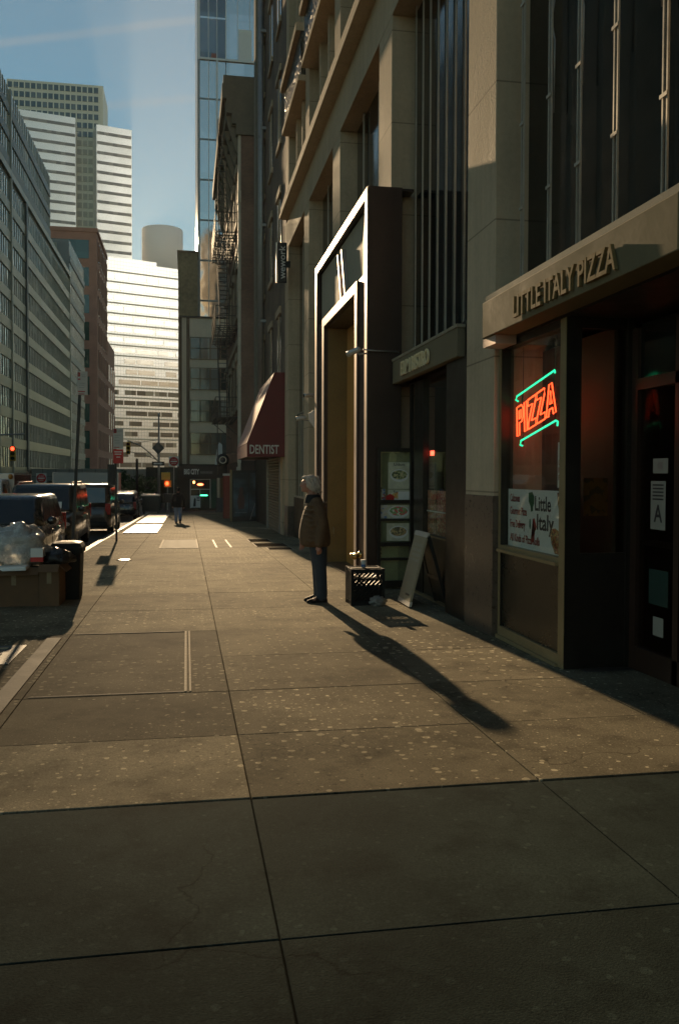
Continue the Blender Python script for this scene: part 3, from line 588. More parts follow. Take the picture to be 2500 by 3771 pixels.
sheet_thing('orange_flyer', 'dim orange flyer behind the side glass of the pizza shop', 'flyer', xrect(7.3, 3.52, 3.75, 1.28, 1.62), (0, .004, 0), food_mat('orange flyer', [(.22, .08, .015), (.26, .1, .02), (.1, .05, .015)], 18))

# ================================================================== BISTRO (bay A-B)
E = thing('bistro_shopfront', 'recessed dark bistro shopfront between the concrete column and glossy portal', 'shopfront', (3.5, 11.8, g(11.8)))
z0 = g(11.8)
w = bx('window', SHOPGLASS, (3.5, 3.512, 11.0, 12.44, .78, 3.05), E)
m = MB(); m.box(3.43, 3.54, 10.72, 11.0, z0 - .1, 3.06); m.box(3.45, 3.54, 12.44, 12.95, z0 - .1, 3.06); m.box(3.46, 3.54, 11.0, 12.44, .72, .78); m.build('frame', DARKF, w)
m = MB(); m.box(3.415, 3.43, 10.985, 11.0, z0, 3.0); m.box(3.42, 3.46, 11.0, 12.44, .755, .775); m.build('bright_edge', BRASS, w)
bx('stall_riser', M('bistro riser', (.035, .032, .022), .4, metal=.2), (3.47, 3.54, 11.0, 12.44, z0 - .1, .72), E)
d = bx('door', SHOPGLASS, (3.5, 3.512, 12.95, 13.24, z0 + .1, 2.6), E)
bx('frame', DARKF, (3.45, 3.5, 13.16, 13.24, z0 - .1, 3.06), d)
bx('jamb', DARKF, (F + .02, 3.6, 9.86, 10.7, z0 - .1, 3.06), E)
m = MB(); m.box(3.4, 3.47, 10.7, 13.2, z0 - .1, z0 + .02); m.build('threshold', BRASS, E)
m = MB(); m.box(5.2, 5.4, 9.4, 14, z0, 3.05); m.box(3.97, 5.2, 9.9, 10.0, z0, 3.05); m.build('back_wall', M('bistro inner wall', (.05, .04, .03), .8), E)
bx('ceiling', DARKF, (3.3, 5.4, 9.86, 13.7, 3.07, 3.5), E)
bx('floor', M('bistro floor', (.05, .042, .035), .5), (3.5, 5.2, 10, 13.7, z0 - .1, z0 + .015), E)
m = MB(); m.box(4.1, 4.7, 10.6, 11.2, .55, .6); m.box(4.35, 4.45, 10.85, 10.95, z0, .55); m.build('table', M('cafe table', (.12, .07, .04), .4), E)
led = bx('led_sign', emit('red lamp', (1, .06, .03), 4), (3.56, 3.58, 12.3, 12.44, 1.93, 2.0), E)
SG2 = M('pale bronze sign face', (.21, .18, .12), .62, spec=.05, var=.1, scale=1.5)
S = thing('shop_sign', 'shorter bronze fascia sign with raised letters over the bistro', 'sign', (3.2, 11.6, 3.06))
bx('sign_box', SG2, (3.2, 3.45, 10.06, 13.36, 3.07, 3.42), S, .008)
bx('flashing', FLASH, (3.19, 3.46, 10.04, 13.36, 3.42, 3.46), S)
m = MB(); text_mb(m, 'ELIM BISTRO', (3.18, 12.68, 3.13), YN, ZU, 1.5, .215, .012, .002); m.build('lettering', M('pale gilt letters', (.88, .72, .44), .5, metal=.0, var=.2, scale=20), S)
# photo posters in the window
FC = [[(.3, .1, .05), (.4, .22, .12), (.18, .06, .04), (.1, .1, .05)], [(.34, .12, .09), (.2, .08, .05), (.42, .28, .2), (.25, .05, .04)], [(.4, .3, .2), (.28, .14, .08), (.15, .08, .05), (.35, .1, .06)]]
pl = ['in the upper row on the pizza shop side', 'in the upper row, the middle one', 'in the upper row beside the portal', 'in the lower row on the pizza shop side', 'in the lower row, the middle one', 'in the lower row beside the portal']
for r in range(2):
    for c in range(3):
        ya = 11.03 + c * .47
        o = sheet_thing('food_photo', 'reddish dish photo ' + pl[r * 3 + c] + ' of bistro window', 'poster', yrect(3.515, ya, ya + .43, 1.13 - r * .36, 1.42 - r * .32), (.004, 0, 0), food_mat('dish photo', [tuple(min(.85, q * 1.8) for q in cc) for cc in FC[(r + c) % 3]], 26 + 9 * c), group='dish photos in the bistro window')
sheet_thing('window_ledge_strip', 'pale strip between the two rows of dish photos', 'strip', yrect(3.513, 11.0, 12.44, 1.105, 1.125), (.003, 0, 0), PAPER)
# menu case facing us, in the return beside the portal
K = thing('menu_case', 'tall glazed menu case with dark rails beside the black portal side', 'menu case', (3.25, 13.22, g(13.2)))
bx('back', M('menu case back', (.3, .3, .16), .5, var=.3, scale=5), (2.97, 3.49, 13.28, 13.3, z0, 2.06), K)
m = MB(); m.box(2.94, 2.985, 13.2, 13.28, z0 - .1, 2.06); m.box(3.47, 3.5, 13.2, 13.28, z0 - .1, 2.06)
for za, zb in ((2.0, 2.06), (1.19, 1.25), (.92, .955), (.52, .585), (.3, .34), (-.12, -.02)): m.box(2.985, 3.47, 13.2, 13.28, za, zb)
m.build('frame', DARKF, K)
m = MB()
for za, zb in ((1.25, 2.0), (.34, .52), (-.02, .3)): m.box(2.985, 2.995, 13.192, 13.2, za, zb); m.box(2.985, 3.28, 13.192, 13.2, zb - .012, zb)
m.build('gold_edge', M('gold edge', (.45, .4, .2), .3, metal=.8), K)
bx('glass', SHOPGLASS, (2.985, 3.47, 13.255, 13.26, -.02, 2.0), K)
bx('backing_panel', M('pale green backing', (.42, .42, .22), .6, var=.25, scale=6), (2.985, 3.28, 13.262, 13.27, -.02, .5), K)  # light falling on the lower panels put into this pale colour
def dish(name, label, cx, cz, rx, rz, cols, text=None, w=.34, h=.24, bgc=(.62, .61, .45)):
    t = thing(name, label, 'menu poster', (cx, 13.24, cz))
    m = MB(); m.prism(xrect(13.246, cx - w / 2, cx + w / 2, cz - h / 2, cz + h / 2), (0, .004, 0)); m.build('card', M('menu card', bgc, .5, var=.3, scale=14), t)
    m = MB(); m.prism([(cx + rx * math.cos(a * PI / 12), 13.243, cz + rz * math.sin(a * PI / 12)) for a in range(24)], (0, .002, 0)); m.build('bowl', PAPER, t)
    m = MB(); m.prism([(cx + rx * .86 * math.cos(a * PI / 12), 13.241, cz + rz * .12 + rz * .72 * math.sin(a * PI / 12)) for a in range(24)], (0, .0015, 0)); m.build('food', food_mat('food', [tuple(min(.8, q * 2.2) for q in cc) for cc in cols], 38), t)
    if text:
        m = MB(); text_mb(m, text, (cx - .09, 13.242, cz + h / 2 - .055), XP, ZU, .17, .045, .0006, .006); m.build('lettering', INK, t)
dish('menu_poster', 'menu poster of a white bowl of noodles with a title, topmost in the case', 3.29, 1.63, .145, .1, [(.1, .11, .04), (.3, .26, .14), (.2, .2, .1), (.05, .06, .03)], 'Udon', .36, .42)
dish('menu_poster', 'menu poster of an orange-red soup bowl, below the noodle bowl', 3.29, 1.31, .15, .075, [(.4, .16, .04), (.34, .1, .03), (.3, .24, .1)], 'Ramyun', .36, .2)
dish('menu_poster', 'menu poster of a green and red salad platter in the case', 3.28, 1.06, .17, .1, [(.08, .16, .05), (.4, .38, .3), (.35, .06, .06), (.14, .2, .08)], None, .38, .22)
dish('menu_poster', 'menu poster of a brown stir-fry dish, lowest in the case', 3.28, .74, .15, .1, [(.1, .09, .04), (.24, .16, .07), (.3, .24, .12), (.06, .05, .03)], None, .38, .28)
sheet_thing('paper_note', 'plain white note taped over the menu case', 'note', xrect(13.236, 3.27, 3.5, 1.22, 1.38), (0, .003, 0), PAPER)
sheet_thing('menu_slip', 'narrow blue and white slip at the edge of the menu case', 'slip', xrect(13.236, 2.99, 3.06, 1.2, 1.42), (0, .003, 0), food_mat('slip', [(.6, .6, .58), (.1, .2, .4), (.6, .6, .58), (.4, .08, .06)], 30))
sheet_thing('menu_slip', 'blue-topped white slip at the edge of menu case, lower one', 'slip', xrect(13.236, 2.99, 3.1, .96, 1.17), (0, .003, 0), food_mat('slip two', [(.62, .6, .55), (.6, .55, .4), (.15, .25, .45), (.6, .6, .58)], 22))
m = MB(); m.prism([(3.14 + .075 * math.cos(a * PI / 3 + .5), 13.235, 1.27 + .075 * math.sin(a * PI / 3 + .5)) for a in range(6)], (0, .003, 0)); tag(m.build('round_sticker', RED, off=(3.14, 13.235, 1.27)), 'red hexagonal sticker on the menu case glass', 'sticker')

# ================================================================== PORTAL
T = thing('entrance_portal', 'tall projecting black doorway portal edged with gleaming metal strips', 'portal', (2.8, 16, g(16)))
PX = 2.8; z0 = g(16) - .3
RBR = M('dark red-brown portal sheet', (.05, .026, .018), .45, metal=.2, var=.3, scale=2)
BLK = M('dark red-black portal sheet', (.034, .019, .013), .38, metal=.2, var=.4, scale=1.5)
m = MB(); m.box(PX + .004, F + .1, 13.38, 13.42, z0, 6.16); m.box(PX + .004, F + .1, 18.98, 19.02, z0, 6.16); m.box(PX + .004, F + .3, 13.42, 18.98, 6.12, 6.16); m.build('side_panel', BLK, T)
m = MB()
m.box(PX - .008, PX + .003, 13.41, 13.58, z0, 6.158); m.box(PX - .008, PX + .003, 18.76, 19.0, z0, 6.158); m.box(PX - .008, PX + .003, 13.58, 18.76, 6.0, 6.158)
m.build('outer_trim', ALU, T)
m = MB()
m.box(PX - .008, PX + .003, 14.24, 14.42, z0, 4.87); m.box(PX - .008, PX + .003, 17.76, 17.98, z0, 4.87); m.box(PX - .008, PX + .003, 14.42, 17.76, 4.70, 4.87)
m.build('inner_trim', ALU, T)
m = MB(); m.box(PX + .004, PX + .08, 14.23, 14.46, z0, 4.86); m.box(PX + .004, PX + .08, 17.74, 17.99, z0, 4.86); m.box(PX + .004, PX + .08, 14.46, 17.74, 4.67, 4.86); m.box(PX + .004, PX + .06, 13.42, 13.62, z0, 6.12); m.box(PX + .004, PX + .06, 18.70, 18.98, z0, 6.12); m.box(PX + .004, PX + .06, 13.62, 18.7, 5.98, 6.12); m.build('frame', RBR, T)
each('infill_panel', RBR, [(PX + .03, PX + .07, 13.62, 14.22, z0, 4.88), (PX + .03, PX + .07, 18.0, 18.70, z0, 4.88)], T)
m = MB(); m.box(2.9, 2.94, 13.62, 18.70, 4.88, 5.97)
m.prism([(2.81, 13.63, 4.88), (2.899, 13.63, 4.88), (2.899, 14.25, 4.88)], (0, 0, 1.09))
m.build('transom_panel', M('grey transom sheet', (.40, .37, .29), .75, metal=.0, spec=.1, var=.1, scale=2), T)
m = MB(); m.prism([(2.83, 17.9, 4.875), (2.895, 17.9, 4.875), (2.895, 13.7, 4.875), (2.83, 14.3, 4.875)], (0, 0, .005)); m.build('transom_ledge', BRONZE, T)
m = MB()
for y0 in (16.35, 15.95): m.prism([(2.82, y0, 5.8), (2.82, y0 - .1, 5.8), (2.82, y0 - .48, 4.9), (2.82, y0 - .38, 4.9)], (.075, 0, 0))
m.build('emblem', ALU, T)
m = MB(); m.box(PX + .08, 3.75, 14.40, 14.47, z0, 4.66); m.build('reveal', BRONZE, T)
m = MB(); m.box(PX + .08, 3.3, 17.74, 17.8, z0, 4.66); m.build('reveal', M('brown reveal sheet', (.24, .15, .05), .45, metal=.2, var=.2, scale=3), T)
m = MB(); m.box(PX + .08, 3.75, 14.47, 17.74, 4.66, 4.7); m.build('ceiling', BRONZE, T)
WOOD = M('orange-brown wood door', (.62, .29, .06), .42, var=.3, scale=2.2, stretch=(8, 8, .7), c2=(.6, .3, .08))
d = bx('door', WOOD, (3.28, 3.33, 14.48, 16.1, z0 + .3, 4.64), T); bx('door', WOOD, (3.28, 3.33, 16.12, 17.73, z0 + .3, 4.64), T)
m = MB(); m.tube([(3.28, 15.98, .75), (3.22, 15.98, .75), (3.2, 15.98, .6), (3.22, 15.98, .42), (3.28, 15.98, .42)], .014, 8); m.build('handle', BRASS, d)
m = MB(); m.tube([(3.0, 17.735, .55), (3.0, 17.66, .53), (3.0, 17.65, .42), (3.02, 17.70, .36)], .012, 8); m.build('hook', BRASS, T)
m = MB(); m.box(PX + .05, 3.3, 14.47, 17.74, g(16) - .1, g(16) + .012); m.build('threshold', GRAN, T)
# small fixtures
def cctv(label, p, d, n=1):
    t = thing('security_camera', label, 'security camera', p, 'security cameras on the facade')
    m = MB(); x, y, z = p
    dv = Vector(d).normalized()
    a = Vector(p); b = a + dv * .26
    m.tube([a, a + dv * .02, a + dv * .2, b], [.03, .045, .045, .052], 12); m.build('housing', M('camera shell', (.5, .5, .48), .35, metal=.3), t)
    m = MB(); m.tube([b - dv * .005, b + dv * .012], .04, 12); m.build('lens', DARKGLASS, t)
    m = MB(); m.tube([a + dv * .08, a + dv * .08 + Vector((.05, 0, -.06)), a + Vector((.14, .02, -.06))], .014, 6); m.lathe((x + .13, y + .02, z - .06), [(.05, 0), (.05, .03), (.03, .04)], 10, 'x'); m.build('bracket', GALV, t)
cctv('bullet camera on a pipe arm at the black portal edge', (2.68, 13.42, 3.62), (-.5, .75, -.2))
m = MB(); m.tube([(2.72, 13.34, 3.60), (2.95, 13.345, 3.585), (3.3, 13.34, 3.58)], .012, 6); tag(m.build('conduit', GALV, off=(2.8, 13.34, 3.6)), 'thin pipe running from the camera along the black portal side', 'pipe')
cctv('bullet camera above the white blade sign', (2.95, 20.2, 3.5), (-.7, -.2, -.05))
cctv('bullet camera beside the white blade sign', (2.95, 21.5, 3.05), (-.7, .1, -.05))
t = thing('blade_sign', 'small white pointed blade sign with dark mark beside the portal', 'sign', (3.0, 20.3, 3.0))
m = MB(); m.prism([(3.2, 20.3, 3.33), (3.2, 20.3, 2.76), (3.0, 20.3, 2.72), (2.86, 20.3, 2.9), (2.84, 20.3, 3.08)], (0, .05, 0)); m.build('panel', WHITE, t)
m = MB(); m.prism([(3.12, 20.294, 3.02), (3.15, 20.294, 3.02), (3.15, 20.294, 2.84), (3.1, 20.294, 2.84), (3.1, 20.294, 2.87), (3.12, 20.294, 2.87)], (0, .004, 0)); m.build('mark', INK, t)
t = thing('blade_sign', 'tall black blade sign with white lettering running upwards', 'sign', (2.97, 27.5, 8.3))
bx('panel', BLACKM, (2.84, 3.14, 27.5, 27.62, 7.72, 8.97), t); bx('edge', WHITE, (2.80, 2.835, 27.5, 27.62, 7.72, 8.97), t); bx('bracket', IRON, (3.14, 3.26, 27.53, 27.59, 8.2, 8.4), t)
m = MB(); text_mb(m, 'wework', (3.085, 27.49, 7.82), (0, 0, 1), (-1, 0, 0), 1.05, .2, .003, .012); m.build('lettering', M('sign white', (.6, .62, .6), .5, var=.05), t)
t = thing('standpipe', 'brass fire standpipe low on the glossy portal', 'standpipe', (2.85, 14.0, .3))
m = MB(); m.tube([(2.9, 14.0, .32), (2.78, 14.0, .32)], .05, 10); m.tube([(2.8, 14.0, .32), (2.72, 14.1, .3)], .035, 10); m.tube([(2.8, 14.0, .32), (2.72, 13.9, .3)], .035, 10); m.build('body', M('bright brass', (.6, .42, .15), .25, metal=1), t)
m = MB(); m.tube([(2.72, 14.1, .3), (2.70, 14.13, .296)], .045, 10); m.tube([(2.72, 13.9, .3), (2.70, 13.87, .296)], .045, 10); m.build('cap', M('dull brass cap', (.4, .26, .1), .4, metal=1), t)
m = MB(); m.lathe((2.896, 13.9, 1.18), [(.06, 0), (.06, .004)], 16, 'x'); tag(m.build('blue_sticker', BLUEINK, off=(2.896, 13.9, 1.18)), 'round blue sticker on the bronze portal panel', 'sticker')

# ================================================================== CRATE, CUP, BAG, SANDWICH BOARD
t = thing('milk_crate', 'black lattice plastic crate standing before the bistro', 'crate', (2.42, 11.62, g(11.6)), rz=0)
m = MB(); cx, cy, W2, D2, z0, H = 2.42, 11.68, .215, .19, g(11.6), .5
def wallx(y):
    for k in range(-5, 9):
        for s in (1, -1):
            pts = []
            x0 = cx - W2 + k * .062
            for i in range(11):
                xx = x0 + s * i * .045; zz = z0 + .05 + i * .04
                if cx - W2 <= xx <= cx + W2: pts.append((xx, y, zz))
            if len(pts) > 1: m.bar(pts[0], pts[-1], .04, .012)
def wally(x):
    for k in range(-5, 9):
        for s in (1, -1):
            pts = []
            y0 = cy - D2 + k * .062
            for i in range(11):
                yy = y0 + s * i * .045; zz = z0 + .05 + i * .04
                if cy - D2 <= yy <= cy + D2: pts.append((x, yy, zz))
            if len(pts) > 1: m.bar(pts[0], pts[-1], .04, .012)
for y in (cy - D2, cy + D2): wallx(y)
for x in (cx - W2, cx + W2): wally(x)
m.build('lattice', BLACKP, t)
m = MB()
for zz in (z0, z0 + H - .06): 
    for y in (cy - D2, cy + D2): m.box(cx - W2 - .01, cx + W2 + .01, y - .012, y + .012, zz, zz + .055)
    for x in (cx - W2, cx + W2): m.box(x - .012, x + .012, cy - D2, cy + D2, zz, zz + .055)
for x in (cx - W2, cx + W2):
    for y in (cy - D2, cy + D2): m.box(x - .02, x + .02, y - .02, y + .02, z0, z0 + H)
m.build('rim', BLACKP, t)
m = MB()
for i in range(7): m.box(cx - W2 + i * .068, cx - W2 + i * .068 + .03, cy - D2, cy + D2, z0 + .01, z0 + .03)
m.box(cx - W2, cx + W2, cy - .06, cy + .06, z0 + H - .03, z0 + H - .005)
m.build('base', BLACKP, t)
bx('dark_filler', BLACKP, (cx - W2 + .03, cx + W2 - .03, cy + .03, cy + D2 - .03, z0 + .035, z0 + H - .16), t)  # dark block added behind the lattice so its gaps look dark
t = thing('paper_cup', 'white and blue paper cup standing on the black crate', 'cup', (2.40, 11.68, z0 + H - .005))
m = MB(); m.lathe((2.40, 11.68, z0 + H - .005), [(.028, 0), (.036, .095)], 16); m.build('body', M('cup card', (.62, .62, .6), .6, var=.1), t)
m = MB(); m.lathe((2.40, 11.68, z0 + H + .01), [(.0312, 0), (.0335, .03)], 16, cap=False); m.build('band', BLUEINK, t)
m = MB(); m.lathe((2.40, 11.68, z0 + H + .09), [(.039, 0), (.039, .01), (.034, .014)], 16); m.build('lid', PAPER, t)
def crumple(c, r, seed, amp=.25, n=22, k=14, flatz=None):
    m = MB(); rs = []
    for j in range(k + 1):
        tt = PI * (j + (.03 if j == 0 else -.03 if j == k else 0)) / k; ring = []
        for i in range(n):
            a = 2 * PI * i / n; d = Vector((math.sin(tt) * math.cos(a), math.sin(tt) * math.sin(a), -math.cos(tt)))
            f = 1 + amp * noise.noise(d * 2.3 + Vector((seed, 0, 0))) + amp * .6 * noise.noise(d * 5.5 + Vector((0, seed, 0))) + amp * .3 * abs(noise.noise(d * 12 + Vector((0, 0, seed))))
            p = [c[q] + r[q] * d[q] * f for q in range(3)]
            if flatz is not None: p[2] = max(p[2], flatz)
            ring.append(tuple(p))
        rs.append(ring)
    m.rings(rs); return m
BAG = M('cloudy plastic bag', (.55, .55, .52), .25, var=.25, scale=9, bump=.6, bscale=22, trans=.25)
tag(crumple((2.54, 11.40, z0 + .06), (.10, .07, .065), 3, .6, 30, 20, flatz=z0 + .004).build('plastic_bag', M('grey clear bag', (.3, .3, .28), .3, var=.3, scale=14, bump=.6, bscale=30, trans=.3), off=(2.54, 11.4, z0)), 'small crumpled clear bag lying against the black crate', 'bag')
t = thing('sandwich_board', 'white-faced A-frame sandwich board leaning open before the bistro', 'sandwich board', (3.05, 11.4, g(11.4)))
z0 = g(11.4)
bt = lambda s, y: (2.90 + .25 * s, y, z0 + .02 + .98 * s)
def lean(m, s0, s1, ya, yb, th=.03):
    a, b = bt(s0, ya), bt(s1, ya); m.prism([a, b, (b[0] + th, ya, b[2]), (a[0] + th, ya, a[2])], (0, yb - ya, 0))
m = MB(); lean(m, .06, .94, 11.14, 11.72); m.build('panel', M('weathered white board', (.36, .31, .21), .5, var=.15, scale=5, streak=.3), t)
m = MB(); lean(m, 0, .06, 11.12, 11.74, .035); lean(m, .94, 1.0, 11.12, 11.74, .035); m.build('frame', M('board edge', (.6, .55, .48), .5, var=.15), t)
m = MB()
for y in (11.14, 11.68): m.bar((3.17, y, z0 + .96), (3.44, y, z0), .045, .04, (0, 1, 0))
m.box(3.31, 3.335, 11.16, 11.66, z0 + .36, z0 + .4); m.prism([(3.185, 11.16, z0 + .94), (3.2, 11.16, z0 + .94), (3.40, 11.16, z0 + .14), (3.385, 11.16, z0 + .14)], (0, .5, 0)); m.build('rear_frame', BLACKM, t)
m = MB()
for k in range(4):
    for q in range(5):
        q0 = bt(.80 - k * .07, 11.6 - q * .08); q1 = bt(.84 - k * .07, 11.55 - q * .08); m.prism([q0, (q0[0], q1[1], q0[2]), q1, (q1[0], q0[1], q1[2])], (-.0015, 0, 0))
m.build('faded_print', M('faded print', (.40, .37, .29), .6), t)
m = MB(); s = .13; p = bt(s, 11.3); m.box(p[0] - .006, p[0] + .01, 11.25, 11.42, p[2], p[2] + .025); m.build('latch', BLACKM, t)
# ================================================================== NARROW BUILDING, AWNING, SHUTTER
N = thing('narrow_building', 'narrow dark brown brick building between the office building and fire escapes', 'building', (3.3, 36, g(36)))
NB = brick_mat('dark brown brick', (.24, .18, .13), (.18, .14, .105), (.2, .18, .14), 4.4)
bx('wall', NB, (3.3, 24, 29.21, 42.98, 3.3, 30), N)
bx('ground_floor_front', M('dark shop front', (.03, .028, .022), .5, var=.3, scale=2), (3.36, 24, 35.0, 42.98, -1.2, 3.3), N)
bx('ground_floor_back', DARKROOM, (3.9, 24, 29.21, 34.98, -1.2, 3.3), N)
bx('coping', CONC, (3.15, 24, 29.3, 42.9, 30, 30.4), N)
each('pier', CONC, [(3.2, 3.36, 34.96, 35.27, -1.2, 3.29), (3.2, 3.9, 29.25, 29.95, -1, 3.29)], N)
for k in range(6):
    for y in (31.2, 34.2, 37.4):
        z = 5.0 + k * 4.2
        w = bx('window', UPG, (3.28, 3.299, y - .6, y + .6, z, z + 2.3), N)
        m = MB(); m.box(3.22, 3.28, y - .75, y + .75, z - .2, z); m.box(3.22, 3.28, y - .75, y + .75, z + 2.3, z + 2.55); m.box(3.25, 3.28, y - .04, y + .04, z, z + 2.3); m.build('frame', CONC, w)
bx('pilaster', M('grey stone pilaster', (.22, .20, .16), .7, streak=.5), (3.02, 3.3, 38.6, 39.5, 3.3, 29.9), N)
for y, lab in ((36.6, 'thin drainpipe on the brown brick wall, nearer the awning'), (37.5, 'thin drainpipe on the brown brick wall, nearer the fire escapes')):
    m = MB(); m.tube([(3.12, y, 2.6), (3.12, y, 24)], .085, 10)
    for z in range(4, 24, 4): m.box(3.05, 3.31, y - .12, y + .12, z, z + .12)
    tag(m.build('drainpipe', GALV, off=(3.12, y, 2.6)), lab, 'drainpipe', 'drainpipes on the brown brick wall')
# stepped sunlit stone panel with square vents
A = thing('awning', 'steep dark maroon awning with white lettering projecting over the pavement', 'awning', (3.25, 31.8, 2.2))
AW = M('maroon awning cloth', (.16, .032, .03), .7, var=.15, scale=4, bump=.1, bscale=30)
AWF = M('sunlight-painted awning slope', (.68, .38, .32), .5, var=.1, scale=2, spec=.8)  # maroon cloth paled to stand for sun on the slope
y0, y1 = 29.0, 34.72; zt = 5.05
prof = [(3.29, zt), (2.9, zt), (1.99, 2.69), (1.99, 2.22), (3.29, 2.22)]
for yy, dy in ((y0, .02), (y1, -.02)): m = MB(); m.prism([(x, yy, z) for x, z in prof], (0, dy, 0)); m.build('side_cloth', AW, A)
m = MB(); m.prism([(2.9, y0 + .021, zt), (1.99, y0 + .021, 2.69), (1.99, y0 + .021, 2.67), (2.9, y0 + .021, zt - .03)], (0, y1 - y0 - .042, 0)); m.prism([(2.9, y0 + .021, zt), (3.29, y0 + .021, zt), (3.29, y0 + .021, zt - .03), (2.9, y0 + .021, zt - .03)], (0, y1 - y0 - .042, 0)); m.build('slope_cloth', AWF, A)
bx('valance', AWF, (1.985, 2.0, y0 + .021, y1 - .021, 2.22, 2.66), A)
m = MB(); text_mb(m, 'DENTIST', (2.08, 28.995, 2.33), XP, ZU, .97, .30, .002, .016); m.build('lettering', M('awning white', (.62, .62, .58), .6, var=.06), A)
for y in (y0 + .05, (y0 + y1) / 2, y1 - .05):
    m = MB(); m.tube([(3.28, y, 2.26), (2.02, y, 2.26), (2.02, y, 2.64), (2.9, y, 4.98)], .02, 6)
    m.build('frame', GALV, A)
S = thing('roller_shutter', 'ribbed metal roller shutter, sunlit, under the maroon awning', 'shutter', (3.28, 32.5, g(32.5)))
m = MB(); z = g(32.5) - .1
while z < 2.55: m.prism([(3.27, 30.2, z), (3.215, 30.2, z + .03), (3.215, 30.2, z + .07), (3.27, 30.2, z + .1)], (0, 4.6, 0)); z += .105
m.build('slats', M('shutter steel', (.34, .29, .21), .4, metal=.6, var=.2, scale=3), S)
each('guide_rail', GALV, [(3.18, 3.3, 30.06, 30.2, g(30) - .1, 2.6), (3.18, 3.3, 34.8, 34.94, g(34) - .1, 2.6)], S)
bx('backing', DARKROOM, (3.28, 3.34, 30.2, 34.8, -1, 2.6), S)
m = MB(); m.prism([(2.72, 33.4, g(33.4) + .03), (3.2, 32.6, g(33) + .03), (3.2, 32.8, g(33) + .03), (2.74, 33.5, g(33.4) + .03)], (0, 0, .03)); tag(m.build('ramp_plate', WORN, off=(3, 33, g(33))), 'thin pale metal plate on pavement at the foot of the shutter', 'plate')

# ================================================================== LOFT BUILDING WITH FIRE ESCAPES
L2 = thing('loft_building', 'old brick loft building with heavy cornice and iron fire escapes', 'building', (2.65, 50, g(50)))
RB = brick_mat('red brown brick', (.36, .21, .15), (.28, .17, .125), (.3, .25, .2), 4.0)
STN = M('weathered brownstone', (.38, .32, .24), .75, var=.25, scale=1.2, bump=.3, bscale=20, streak=.6)
WST = M('whitish stone quoin', (.62, .57, .47), .7, var=.2, scale=2, streak=.4)
bx('wall', RB, (2.65, 24, 43.0, 58.98, 2.3, 20.2), L2)
bx('ground_floor', M('loft shopfront', (.05, .035, .028), .6, var=.3), (2.7, 24, 43.0, 58.98, -1.6, 2.3), L2)
m = MB(); m.box(2.52, 2.649, 43.02, 43.55, 2.0, 18.9)
for k in range(20): m.box(2.50, 2.66, 42.94, 43.58, 2.2 + k * .85, 2.75 + k * .85) if k % 5 == 0 else None
m.box(2.45, 2.649, 43.1, 43.5, -1, 2.0); m.build('corner_pilaster', WST, L2)
m = MB()
for x0, za, zb in ((2.42, 18.2, 18.7), (2.2, 18.7, 19.2), (1.95, 19.2, 19.9), (1.74, 19.9, 20.6), (1.80, 20.6, 21.0)): m.box(x0, 4.0, 42.9, 58.9, za, zb)
for k in range(9): m.prism([(2.64, 43.3 + k * 1.9, 17.2), (2.4, 43.3 + k * 1.9, 17.6), (1.9, 43.3 + k * 1.9, 19.3), (1.9, 43.3 + k * 1.9, 19.9), (2.64, 43.3 + k * 1.9, 19.9)], (0, .35, 0))
m.build('cornice', M('sheet iron cornice', (.17, .155, .115), .6, var=.3, scale=2), L2)
FE = (4.6, 9.3, 14.1)
for k, z in enumerate((4.9, 9.5, 14.3)):
    for y in (45.0, 48.2, 51.4, 54.6):
        w = bx('window', UPG, (2.6, 2.649, y - .55, y + .55, z + .2, z + 2.5), L2)
        m = MB(); m.box(2.5, 2.6, y - .75, y + .75, z, z + .2); m.box(2.48, 2.6, y - .75, y + .75, z + 2.5, z + 2.9); m.box(2.56, 2.6, y - .75, y - .55, z + .2, z + 2.5); m.box(2.56, 2.6, y + .55, y + .75, z + .2, z + 2.5); m.box(2.57, 2.599, y - .55, y + .55, z + 1.3, z + 1.37); m.build('frame', STN, w)
    m = MB(); m.box(2.5, 2.649, 43.6, 58.9, z + 3.2, z + 3.55); m.build('string_course', STN, L2)
IRONF = M('weathered iron', (.075, .065, .052), .6, var=.3, scale=6)
FEI = thing('fire_escape', 'black iron fire escape with railed platforms and ladders down the loft building', 'fire escape', (2.6, 50, 4.6))
m2 = MB()
for k, z in enumerate(FE):
    m = MB(); ya, yb = 45.3, 52.0; xa, xb = 1.5, 2.64
    for i in range(12): yy = ya + (yb - ya) * i / 11; m.box(xa, xb, yy - .03, yy + .03, z - .02, z + .02)
    for i in range(6): xx = xa + (xb - xa) * i / 5; m.box(xx - .02, xx + .02, ya, yb, z - .045, z - .022)
    for zz in (z + .5, z + 1.0):
        m.box(xa - .02, xa + .02, ya, yb, zz, zz + .04)
        for yy in (ya, yb): m.box(xa, xb, yy - .02, yy + .02, zz, zz + .04)
    for i in range(23): yy = ya + (yb - ya) * i / 22; m.box(xa - .012, xa + .012, yy - .012, yy + .012, z, z + 1.0)
    for i in range(1, 5):
        xx = xa + (xb - xa) * i / 5
        for yy in (ya, yb): m.box(xx - .012, xx + .012, yy - .012, yy + .012, z, z + 1.0)
    for yy in (ya + .4, yb - .4): m.bar((xa + .1, yy, z - .04), (2.62, yy, z - .9), .04, .04)
    m.build('platform', IRONF, FEI)
    if k < 2:
        z2 = FE[k + 1]; m = MB()
        for xx in (1.75, 2.25): m.bar((xx, 46.0, z), (xx, 50.4, z2), .05, .12)
        for i in range(1, 16): f = i / 16; yy = 46 + 4.4 * f; zz = z + (z2 - z) * f; m.box(1.75, 2.25, yy - .08, yy + .08, zz - .012, zz + .012)
        m.bar((1.75, 46.0, z + .8), (1.75, 50.4, z2 + .8), .03, .03)
        m.build('stair', IRONF, FEI)
m = MB()
